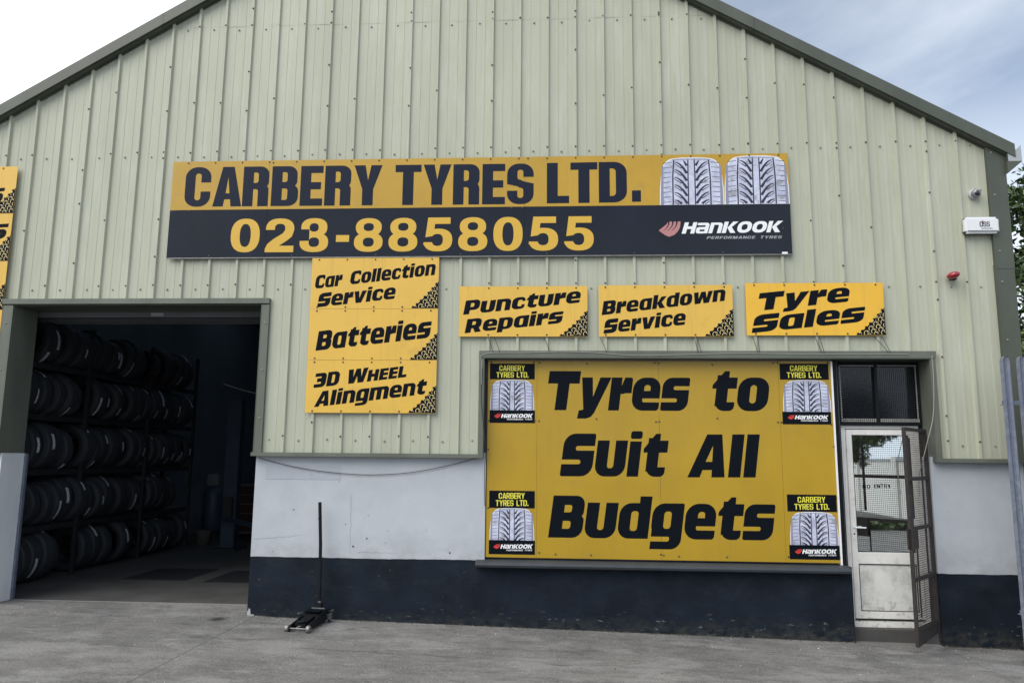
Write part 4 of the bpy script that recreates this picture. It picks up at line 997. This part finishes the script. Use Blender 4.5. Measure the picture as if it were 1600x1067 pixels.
def advert(label, bt, br, tyre, bot):
    y = BY-.0012
    q = lambda x_, y_: survey(x_, y_, BY)
    (x0, y0, x1, y1) = bt
    a = q(x0, y1); b = q(x1, y0); root = MB().box(a[0], b[0], y-.0006, y, a[1], b[1]).build('tyre_advert', M['ink'], bb, label=label)
    mb = MB(); w_ = x1-x0; h_ = y1-y0
    words(mb, 'CARBERY', 'C', x0+.21*w_, x0+.78*w_, y0+.46*h_, y0+.46*h_, .35*h_, y-.0016, gap=.06)
    words(mb, 'TYRES', 'C', x0+.145*w_, x0+.535*w_, y0+.89*h_, y0+.89*h_, .35*h_, y-.0016, gap=.06); words(mb, 'LTD.', 'C', x0+.60*w_, x0+.86*w_, y0+.89*h_, y0+.89*h_, .35*h_, y-.0016, gap=.06)
    mb.build('name_lettering', M['ink_lemon'], root, recalc=False)
    a = q(tyre[0], tyre[3]); b = q(tyre[2], tyre[1]); tyre_print(root, a[0], b[0], a[1], b[1], y-.0008)
    (x0, y0, x1, y1) = bot; a = q(x0, y1); b = q(x1, y0); w_ = x1-x0; h_ = y1-y0
    MB().box(a[0], b[0], y-.0016, y-.001, a[1], b[1]).build('lower_band', M['ink'], root)
    logo(root, x0+.10*w_, x0+.245*w_, y0+.25*h_, y0+.62*h_, x0+.25*w_, x0+.96*w_, y0+.60*h_, y0+.60*h_, .32*h_, x0+.38*w_, x0+.94*w_, y0+.78*h_, y0+.78*h_, .12*h_, y-.0024, M['ink_red'], M['ink_white'])
advert('upper left tyre advert sticker', (765.5, 568.2, 835.6, 592.4), 0, (766.5, 594, 834, 641.5), (765, 641, 835.8, 660.3))
advert('lower left tyre advert sticker', (764.2, 766.9, 835.6, 793), 0, (765.6, 794.4, 834, 844.4), (763.6, 844.2, 835.8, 865))
advert('upper right tyre advert sticker', (1218.8, 568.2, 1293.8, 593), 0, (1225, 594.6, 1295.5, 643.4), (1223, 643.4, 1298, 662.5))
advert('lower right tyre advert sticker', (1230.5, 773, 1306.6, 798.6), 0, (1236, 800.6, 1307.6, 852.2), (1234, 852, 1311.4, 873))
for o in set(bpy.data.objects)-before:
    if o.parent is bb: o.location = (-1.1, -BY, -.675)

# ------------------------------------------------------------------ wall fittings
# alarm box
ax, az = 4.705, 4.385
al = thing('alarm_box', 'white rounded alarm bell box near the top right corner', 'alarm', (ax, -.05, az))
bm = bmesh.new(); bmesh.ops.create_cube(bm, size=1)
for v in bm.verts: v.co = Vector((v.co.x*.37, v.co.y*.085-.03, v.co.z*.185))
bmesh.ops.bevel(bm, geom=bm.edges[:], offset=.026, segments=4, affect='EDGES')
MB().addbm(bm, 0, False).box(-.10, .10, -.055, .0, -.075, .0).build('housing', M['alarm'], al)
MB().box(-.17, .17, .0, .045, -.09, .088).build('back_plate', M['trim'], al)
def local_words(text, st, x0, x1, z0, h, y, m, par, name, **kw):
    V, T = layout(text, st, **kw); xs = [p[0] for p in V]; a, b = min(xs), max(xs); mb = MB()
    mb.add([(x0+(x1-x0)*(p[0]-a)/(b-a), y, z0+p[1]*h) for p in V], [t[::-1] for t in T]); return mb.build(name, m, par, recalc=False)
local_words('OSS', 'C', -.035, .075, -.026, .058, -.0745, M['ink_blue'], al, 'lettering', gap=.06)
MB().add([(-.02, -.0745, .022), (.02, -.0745, .022), (.0, -.0745, .050)], [(0, 1, 2)]).build('emblem', M['ink_pink'], al, recalc=False)
MB().box(-.02, .10, -.0748, -.0738, -.050, -.038).build('phone_line', M['ink_grey'], al)
# cctv dome camera
cc = thing('security_camera', 'small grey dome security camera above the alarm box', 'camera', (4.690, -.012, 4.768))
MB().lathe([(.062, .012), (.062, -.02), (.055, -.03), (.0005, -.031)], (0, 0, 0), 'Y', 20).build('mount', M['ink_grey'], cc)
bm = bmesh.new(); bmesh.ops.create_uvsphere(bm, u_segments=20, v_segments=12, radius=.050); bmesh.ops.translate(bm, verts=bm.verts[:], vec=(0, -.055, -.004))
MB().addbm(bm, 0, True).box(-.008, .058, -.075, -.03, .022, .034).build('ball_housing', M['camera_grey'], cc)
MB().lathe([(.026, -.092), (.026, -.104), (.0005, -.105)], (-.008, 0, -.014), 'Y', 16).build('lens', M['lens'], cc)
# red beacon on a bracket
sn = thing('red_beacon', 'small dark red warning lamp on the wall right of the signs', 'lamp', (4.365, -.004, 3.805))
bm = bmesh.new(); bmesh.ops.create_uvsphere(bm, u_segments=18, v_segments=12, radius=.058)
for v in bm.verts: v.co = Vector((v.co.x*1.15, v.co.y*1.25-.085, v.co.z*.70+.012))
bmesh.ops.rotate(bm, cent=(0, -.085, 0), matrix=Matrix.Rotation(R_(-14), 3, 'Y'), verts=bm.verts[:])
MB().addbm(bm, 0, True).build('dome', M['red_dome'], sn)
MB().lathe([(.030, .0), (.030, -.05), (.042, -.058), (.0005, -.06)], (.012, .0, 0), 'Y', 14).build('base', M['gasket'], sn)
MB().tube([(.0, -.03, -.02), (.002, -.035, -.07), (.012, -.01, -.085), (.014, .0, -.06)], .004, 6).build('cable_loop', M['cable_pale'], sn)

# cables
def cable(name, pts, r, m, label, par=None, sub=8):
    P = [Vector(p) for p in pts]; out_ = []
    for i in range(len(P)-1):
        p0, p1, p2, p3 = P[max(i-1, 0)], P[i], P[i+1], P[min(i+2, len(P)-1)]
        for k in range(sub):
            t = k/sub; out_.append(.5*((2*p1)+(-p0+p2)*t+(2*p0-5*p1+4*p2-p3)*t*t+(-p0+3*p1-3*p2+p3)*t**3))
    out_.append(P[-1]); mb = MB().tube(out_, r, 6)
    return mb.build(name, m, par, label=label, cat=None if par else 'cable')
def sp(px, py, y): a = survey(px, py, y); return (a[0], y, a[1])
cable('sagging_cable', [sp(404, 714.5, .02), sp(426, 721, .02), sp(470, 731, .022), sp(520, 738, .024), sp(578, 741.5, .026), sp(640, 738, .024), sp(700, 727, .02), sp(752, 713.5, .015)], .0035, M['cable'], 'thin black cable sagging across the white wall under the cladding')
run = thing('lintel_cable', 'thin cable run looping under the small signs along the window lintel', 'cable', (0, 0, 0))
cable('cable_run', [sp(752, 600, -.066), sp(753, 570, -.066), sp(757, 553, -.066), sp(820, 551, -.066), sp(880, 549.5, -.066), sp(930, 551, -.066), sp(985, 555, -.066), sp(1050, 554.5, -.066), sp(1120, 552.5, -.066), sp(1180, 552, -.066), sp(1240, 553, -.066), sp(1330, 553, -.066), sp(1420, 553, -.066)], .003, M['cable_pale'], None, run)
for (x_, xe_) in ((762, 771), (772, 781), (850, 859), (937, 948), (1084, 1091), (1088, 1096), (1176, 1184), (1184, 1187), (1273, 1284), (1280, 1288), (1366, 1388), (1378, 1391)):
    cable('cable_tail', [sp(x_, 526, -.048), sp(x_+(xe_-x_)*.35, 534, -.052), sp(x_+(xe_-x_)*.8, 545, -.058), sp(xe_, 551, -.066)], .003, M['cable'], None, run)
cable('drop_cable', [sp(1456, 556, -.060), sp(1459, 600, -.060), sp(1458, 650, -.060), sp(1449, 690, -.055), sp(1441, 722, -.045), sp(1436, 745, .0), sp(1437, 775, .03)], .004, M['cable_pale'], 'pale cable hanging down the right side of the door opening')
cable('jamb_cable', [sp(753.5, 575, -.056), sp(752, 620, -.056), sp(755, 660, -.056), sp(758.5, 700, -.05), sp(757, 740, .02), sp(757.5, 790, .03)], .0035, M['cable'], 'dark cable running down the left jamb of the big yellow board')

# ------------------------------------------------------------------ trolley jack
jk = thing('trolley_jack', 'low black trolley jack with its long handle upright against the navy plinth', 'jack', (-2.625, -.36, zg(-2.62)), R_(-6))
# local: y forward is the rear (handle) end; front wheels at y = -.27
for s in (-1, 1):
    mb = MB(); prof = [(-.30, .030), (-.27, .012), (.24, .030), (.30, .055), (.30, .13), (.20, .145), (-.10, .085), (-.27, .062)]
    n = len(prof); xa, xb = s*.084, s*.100
    if s < 0: xa, xb = xb, xa
    mb.add([(xa+(0 if yv > -.1 else 0), yv, zv) for yv, zv in prof]+[(xb, yv, zv) for yv, zv in prof], [tuple(range(n)), tuple(range(2*n-1, n-1, -1))]+[(i, (i+1) % n, n+(i+1) % n, n+i) for i in range(n)])
    mb.build('side_plate', M['black_steel'], jk)
    w1 = MB().lathe([(.008, -.02), (.034, -.018), (.036, -.012), (.036, .012), (.034, .018), (.008, .02)], (s*.115, -.27, .036), 'X', 20).build('front_wheel', M['chrome'], jk)
    cw = MB().lathe([(.006, -.012), (.026, -.011), (.028, 0), (.026, .011), (.006, .012)], (s*.118, .27, .028), 'X', 16).build('caster_wheel', M['rubber'], jk)
    MB().box(s*.118-.017, s*.118+.017, .245, .262, .028, .078).box(s*.118-.019, s*.118-.014, .25, .29, .02, .078).box(s*.118+.014, s*.118+.019, .25, .29, .02, .078).box(min(s*.09, s*.135), max(s*.09, s*.135), .23, .295, .078, .086).build('caster_fork', M['chrome'], jk)
MB().tube([(-.13, -.27, .036), (.13, -.27, .036)], .008, 8).build('front_axle', M['chrome'], jk)
# lift arm, saddle, cover plate, hydraulic unit
mb = MB().add([(-.055, -.22, .055), (.055, -.22, .055), (.045, .16, .095), (-.045, .16, .095), (-.055, -.22, .078), (.055, -.22, .078), (.045, .16, .128), (-.045, .16, .128)], [(0, 3, 2, 1), (4, 5, 6, 7), (0, 1, 5, 4), (1, 2, 6, 5), (2, 3, 7, 6), (3, 0, 4, 7)])
mb.build('lift_arm', M['black_steel'], jk)
MB().lathe([(.0005, .078), (.030, .078), (.046, .086), (.050, .098), (.044, .098), (.040, .090), (.0005, .088)], (0, -.195, 0), 'Z', 18).build('saddle', M['black_steel'], jk)
MB().box(-.082, .082, .05, .215, .138, .144).build('cover_plate', M['ink'], jk)
MB().box(-.083, .083, -.10, .24, .032, .062).box(-.083, .083, .02, .20, .062, .120).build('body_tray', M['black_steel'], jk)
MB().box(-.075, .075, .215, .235, .125, .152, bev=.003).build('cover_lip', M['chrome'], jk)
MB().box(-.05, .05, .18, .285, .045, .125, bev=.006).tube([(0, -.02, .075), (0, .2, .085)], .022, 10).build('pump_unit', M['black_steel'], jk)
MB().box(-.028, .028, .235, .285, .125, .20, bev=.004).build('handle_socket', M['black_steel'], jk)
MB().tube([(0, .26, .17), (-.002, .258, .215), (-.004, .256, .225)], .017, 12).build('handle_collar', M['chrome'], jk)
MB().tube([(-.004, .256, .22), (-.02, .26, .80), (-.055, .27, 1.27)], .0185, 12).build('handle_tube', M['black_steel'], jk)
MB().tube([(.0, .245, .12), (.05, .235, .115), (.14, .23, .12)], .007, 8).build('release_pedal', M['black_steel'], jk)

# ------------------------------------------------------------------ palisade fence at the right
FY = -.70
pf = thing('palisade_fence', 'galvanised steel palisade fence starting at the right corner of the shed', 'fence', (4.6, FY, 0))
fx0 = survey(1574.5, 600, FY)[0]-4.6
fz1 = survey(1574, 557, FY)[1]
def pale_mesh():
    mb = MB(); W2 = .050; prof = [(-W2, .016), (-W2*.60, -.010), (-W2*.22, .004), (W2*.22, .004), (W2*.60, -.010), (W2, .016)]
    zs = [-.25, fz1-.05, fz1-.012, fz1]; ks = [1, 1, .8, .35]; vs = []
    for z, k in zip(zs, ks):
        for x, y_ in prof: vs.append((x*k, y_, z))
        for x, y_ in prof[::-1]: vs.append((x*k, y_+.003, z))
    n = 12; fs = [tuple(range(n))[::-1], tuple(range(3*n, 4*n))]
    for i in range(3):
        for k in range(n): fs.append((i*n+k, i*n+(k+1) % n, (i+1)*n+(k+1) % n, (i+1)*n+k))
    mb.add(vs, fs); return mb.mesh('pale', M['galv'])
pm = pale_mesh()
for k in range(14):
    o = link('pale', pm, pf); o.location = (fx0+k*.158, 0, 0)
for z in (survey(1574, 629, FY)[1], .35):
    MB().box(fx0-.06, fx0+14*.158, .016, .022, z-.022, z+.022).box(fx0-.06, fx0+14*.158, .022, .06, z-.022, z-.016).build('rail', M['galv'], pf)
MB().box(fx0+.30, fx0+.36, .065, .12, -.3, fz1-.06).build('post', M['galv'], pf)
MB().box(fx0+.055, fx0+.105, -.020, -.005, .235, .265).build('bolt_plate', M['ink_white'], pf)

# ------------------------------------------------------------------ WORKSHOP INTERIOR
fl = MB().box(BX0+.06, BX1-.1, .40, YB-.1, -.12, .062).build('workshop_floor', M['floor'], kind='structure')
MB().box(GX0+.05, GX1-.05, .397, .412, .045, .068).build('threshold_strip', M['grit_grey'], fl)
for k, (xa, xb, ya, yb) in enumerate(((-6.05, -5.15, 2.0, 3.1), (-4.85, -3.9, 1.9, 3.0), (-6.05, -5.3, 6.2, 9.6), (-4.3, -3.5, 6.2, 9.6))):
    MB().box(xa, xb, ya, yb, .0625, .068, bev=.002).build('floor_plate', M['steel_plate'], fl)
# tyre rack along the left wall
RKX0, RKX1 = -7.58, -6.93
RZs = [.062, .83, 1.58, 2.32, 3.02]
rack = thing('tyre_rack', 'long dark steel rack of tyres along the left wall inside the doorway', 'rack', (RKX0, .9, .062))
for yk in (.62, 2.35, 4.1, 5.75):
    for xx in (RKX0, RKX1-.10): MB().box(xx-RKX0, xx-RKX0+.05, yk-.9, yk-.9+.05, 0, 3.55).build('upright', M['rack'], rack)
for z in RZs[1:]:
    MB().box(RKX1-RKX0-.14, RKX1-RKX0-.10, -.23, 4.9, z-.062-.10, z-.062-.02).build('rail', M['rack'], rack)
    MB().box(.02, .06, -.23, 4.9, z-.062-.10, z-.062-.02).build('rail', M['rack'], rack)
def tyre_mesh(Ro, Wd, n=40):
    h = Wd/2; rim = Ro*.60
    prof = [(rim, -h*.72), (rim+.015, -h*.86), (Ro*.80, -h*1.0), (Ro*.93, -h*.92), (Ro*.985, -h*.74), (Ro, -h*.50), (Ro, -h*.30), (Ro-.008, -h*.28), (Ro-.008, -h*.22), (Ro+.001, -h*.20), (Ro+.001, h*.20), (Ro-.008, h*.22), (Ro-.008, h*.28), (Ro, h*.30), (Ro, h*.50), (Ro*.985, h*.74), (Ro*.93, h*.92), (Ro*.80, h), (rim+.015, h*.86), (rim, h*.72), (rim+.01, 0), (rim, -h*.72)]
    return MB().lathe(prof, (0, 0, 0), 'Y', n, 0, False).mesh('tyre_casing', M['rubber'])
def sticker_mesh(Ro, m, off, wd=.055, arc=.62):
    mb = MB(); n = 7; vs = []
    for i in range(n+1):
        a = -arc/2+arc*i/n
        for yy in (off-wd/2, off+wd/2): vs.append(((Ro+.004)*math.cos(a), yy, (Ro+.004)*math.sin(a)))
    mb.add(vs, [(2*i, 2*i+1, 2*i+3, 2*i+2) for i in range(n)]); return mb.mesh('label_sticker', m, recalc=False)
cp = thing('air_compressor', 'dark upright air compressor tank near the left wall deep inside', 'compressor', (-7.15, 7.2, .062))
MB().lathe([(.0005, .12), (.16, .14), (.21, .22), (.21, .95), (.16, 1.06), (.0005, 1.08)], (0, 0, 0), 'Z', 18).build('tank', M['lift'], cp)
MB().box(-.12, .12, -.12, .12, 1.08, 1.32, bev=.02).build('motor', M['inner'], cp)
for a_ in (0, 2.1, 4.2): MB().bar((.17*math.cos(a_), .17*math.sin(a_), 0), (.15*math.cos(a_), .15*math.sin(a_), .2), .03, .03).build('foot', M['rack'], cp)
kinds = []
for Ro, Wd in ((.315, .195), (.345, .235), (.295, .170), (.325, .205), (.31, .185)):
    cm_ = tyre_mesh(Ro, Wd)
    for off_, wd_, arc_ in ((-.01, .055, .62), (.02, .045, .40), (-.03, .05, .85)): kinds.append((Ro, Wd, cm_, sticker_mesh(Ro, M['sticker'], off_, wd_, arc_), sticker_mesh(Ro, M['sticker_y'], .0, .05, .16)))
tr_r = random.Random(44)
shelf = ['floor row', 'second shelf from the floor', 'third shelf from the floor', 'fourth shelf from the floor', 'top shelf']
ordn = ['first', 'second', 'third', 'fourth', 'fifth', 'sixth', 'seventh', 'eighth', 'ninth', 'tenth', 'eleventh', 'twelfth', 'thirteenth', 'fourteenth', 'fifteenth', 'sixteenth', 'seventeenth', 'eighteenth', 'nineteenth', 'twentieth']
for r_i, z in enumerate(RZs):
    yv = .78+tr_r.uniform(0, .25); k = 0
    if r_i == 0: yv = 1.0
    if r_i == 4: yv = 1.3
    while yv < 5.6 and k < 20:
        Ro, Wd, cm, sm_, sy_ = tr_r.choice(kinds)
        zz = z+Ro+.002 if r_i == 0 else z+Ro-.045
        t_ = thing('tyre', f'black tyre, {ordn[k]} from the doorway on the {shelf[r_i]} of the rack', 'tyre', (RKX1-Ro+tr_r.uniform(-.07, .05), yv+Wd/2, zz), R_(tr_r.uniform(-5, 9)), group='tyres on the rack inside')
        link('casing', cm, t_)
        if tr_r.random() < .68:
            st_ = link('label_sticker', sm_, t_); st_.rotation_euler = (0, -R_(tr_r.uniform(-62, 75)), 0)
            if tr_r.random() < .15 or (r_i == 0 and k == 0): st2 = link('yellow_sticker', sy_, t_); st2.rotation_euler = (0, R_(70), 0)
        yv += Wd+tr_r.uniform(.005, .03)+(tr_r.uniform(.15, .5) if tr_r.random() < .09 else 0); k += 1
# lift post, bench, cabinets, hanging bits deeper inside
lp = thing('lift_post', 'tall dark vehicle lift post standing deep inside the workshop', 'lift', (-6.09, 5.6, .062))
MB().box(-.13, .13, -.10, .10, .03, 2.75, bev=.01).build('column', M['lift'], lp)
MB().box(-.24, .24, -.28, .28, 0, .03).build('base_plate', M['rack'], lp)
MB().box(-.09, .09, -.18, -.10, .5, .95, bev=.01).build('carriage', M['rack'], lp)
MB().bar((0, -.15, .55), (.75, -.75, .50), .08, .07).build('lift_arm', M['lift'], lp)
lp2 = dup(lp, (-3.1, 5.1, .062), R_(180), 'second vehicle lift post inside, mostly behind the wall')
bk = thing('bucket', 'pale dirty bucket on the workshop floor beside the lift post', 'bucket', (-6.80, 6.1, .062))
MB().lathe([(.0005, 0), (.11, .0), (.14, .27), (.148, .275), (.135, .26), (.105, .02), (.0005, .02)], (0, 0, 0), 'Z', 20).build('pail', M['bucket'], bk)
MB().tube([(-.14, 0, .25), (-.12, -.09, .20), (0, -.14, .17), (.12, -.09, .20), (.14, 0, .25)], .004, 6).build('bail_handle', M['chrome'], bk)
wb = thing('workbench', 'dark steel workbench with drawers at the back of the workshop', 'workbench', (-6.3, 9.8, .062))
MB().box(-1.2, 1.2, -.35, .35, .88, .94).build('worktop', M['rack_board'], wb)
for xx in (-1.12, 1.12):
    for yy in (-.3, .3): MB().box(xx-.03, xx+.03, yy-.03, yy+.03, 0, .88).build('leg', M['rack'], wb)
for k in range(3): MB().box(-.95, -.35, -.33, -.30, .20+k*.22, .40+k*.22, bev=.005).build('drawer', M['lift'], wb)
cb = thing('tool_cabinet', 'dark red tool cabinet beside the workbench deep inside', 'cabinet', (-6.5, 7.7, .062))
MB().box(-.35, .35, -.25, .25, .1, 1.1, bev=.01).build('carcass', M['inner'], cb)
for k in range(5): MB().box(-.33, .33, -.262, -.251, .14+k*.19, .31+k*.19, bev=.003).build('drawer', mat('cabinet_red', (.05, .012, .010), .5) if k == 0 else bpy.data.materials['cabinet_red'], cb)
for s in (-1, 1):
    for yy in (-.2, .2): MB().lathe([(.0005, -.015), (.05, -.015), (.05, .015), (.0005, .015)], (s*.28, yy, .05), 'X', 12).build('caster', M['rubber'], cb)
hz = thing('air_hose', 'thin pale air hose hanging across the dark workshop at upper right', 'hose', (0, 0, 0))
a1, a2, a3 = survey(350, 600, 4.0), survey(375, 608, 4.0), survey(412, 618, 3.6)
MB().tube([(a1[0], 4.0, a1[1]), (a2[0], 4.0, a2[1]), (a3[0], 3.6, a3[1])], .008, 6).build('hose_line', M['cable_pale'], hz)

# ------------------------------------------------------------------ TREES and surroundings
def tree(name, label, loc, trunk_h, crown, n_leaf, m, seed, leaf=.11, limbs=9, squash=.9, trunk_r=.16, sparse_top=0, group=None):
    r = random.Random(seed); t = thing(name, label, 'tree', loc, group=group)
    cz = trunk_h+crown*squash*.75
    tb = MB().tube([(0, 0, -.3), (.05, 0, trunk_h*.5), (-.03, .04, trunk_h), (.0, .0, cz+crown*.4)], [trunk_r*1.3, trunk_r, trunk_r*.75, trunk_r*.25], 9)
    tips = []
    for k in range(limbs):
        a = 6.283*k/limbs+r.uniform(-.4, .4); z0 = trunk_h*r.uniform(.75, 1.25); ln = crown*r.uniform(.6, 1.0); up = r.uniform(.2, 1.3)
        p1 = Vector((math.cos(a)*ln*.45, math.sin(a)*ln*.45, z0+ln*.35*up)); p2 = Vector((math.cos(a)*ln, math.sin(a)*ln, z0+ln*.7*up))
        tb.tube([(0, 0, z0), p1, p2], [trunk_r*.5, trunk_r*.28, trunk_r*.08], 6); tips += [p1, p2]
    tb.build('trunk', M['bark'], t)
    clumps = []
    for k in range(int(26+crown*14)):
        while True:
            p = Vector((r.uniform(-1, 1), r.uniform(-1, 1), r.uniform(-1, 1)))
            if .25 < p.length < 1: break
        p = Vector((p.x*crown, p.y*crown, p.z*crown*squash+cz)); clumps.append((p, r.uniform(.22, .42)*crown*.62))
    for p in tips: clumps.append((p, .3*crown*.6))
    vs = []; fs = []
    for k in range(n_leaf):
        c, rad = r.choice(clumps); d = Vector((r.gauss(0, 1), r.gauss(0, 1), r.gauss(0, 1))).normalized()*rad*(r.random()**.4); p = c+d
        s = leaf*r.uniform(.6, 1.3); u = Vector((r.gauss(0, 1), r.gauss(0, 1), r.gauss(0, .7))).normalized(); v = u.cross(Vector((r.gauss(0, 1), r.gauss(0, 1), r.gauss(0, 1)))).normalized()
        b = len(vs); vs += [p-u*s, p+v*s*.45, p+u*s, p-v*s*.45]; fs.append((b, b+1, b+2, b+3))
    MB().add(vs, fs).build('crown', m, t, recalc=False)
    return t
tree('broadleaf_tree', 'dark leafy tree with thin top twigs behind the right corner of the shed', (9.3, 6.6, 0), 3.6, 1.9, 12000, M['leaf'], 2, leaf=.08, squash=1.15)
tree('laurel_bush', 'pale green dense bush below the tree at the right edge', (8.3, 5.2, 0), 1.4, 1.75, 24000, M['leaf_pale'], 3, leaf=.06, squash=1.25, trunk_r=.07)
tree('laurel_bush', 'pale green dense bush beyond the fence farther right', (11.2, 5.0, 0), .9, 1.6, 9000, M['leaf_pale'], 9, leaf=.07, squash=1.2, trunk_r=.07)
# across the yard, behind the photographer: seen as reflection in the door glass
tree('broadleaf_tree', 'large dark tree across the yard mirrored in the door glass', (9.6, -18.2, 0), 1.95, 1.75, 9000, M['leaf'], 5, leaf=.12, squash=.8, trunk_r=.12)
tree('broadleaf_tree', 'tall tree across the yard behind the photographer', (-9, -30, 0), 3, 3.6, 9000, M['leaf'], 6, leaf=.18, trunk_r=.25)
tree('broadleaf_tree', 'second tall tree across the yard farther right', (22, -28, 0), 3, 3.8, 9000, M['leaf'], 8, leaf=.18, trunk_r=.25)
hs = thing('added_white_wall', 'white wall added across the yard to look bright in the door glass', 'wall', (12.6, -21, -.35), R_(90))  # wall added and turned to the sun so the door glass looks bright
MB().box(-7, 8, -.12, .12, 0, 2.15).build('wall', M['added_white'], hs)
MB().box(-7.05, 8.05, -.17, .17, 2.15, 2.22, bev=.01).build('coping', M['ink_grey'], hs)
for xx in (-6.9, -3.2, .5, 4.2, 7.9): MB().box(xx-.2, xx+.2, -.19, .19, 0, 2.3).build('pier', M['added_white'], hs)
r = random.Random(12); hb = thing('hedge', 'low dark box hedge across the yard in front of the white wall', 'hedge', (9, -14.8, -.35))
MB().box(-3.5, 6, -.25, .25, 0, .22).build('stems', M['hedge_dark'], hb)
vs = []; fs = []
for k in range(4000):
    p = Vector((r.uniform(-3.6, 6.1), r.uniform(-.4, .4), r.uniform(.02, .34))); u = Vector((r.gauss(0, 1), r.gauss(0, 1), r.gauss(0, 1))).normalized()*.11; v = u.orthogonal()*.6
    b = len(vs); vs += [p-u, p+v, p+u, p-v]; fs.append((b, b+1, b+2, b+3))
MB().add(vs, fs).build('leaves', M['leaf'], hb, recalc=False)
print('objects', len(bpy.data.objects))
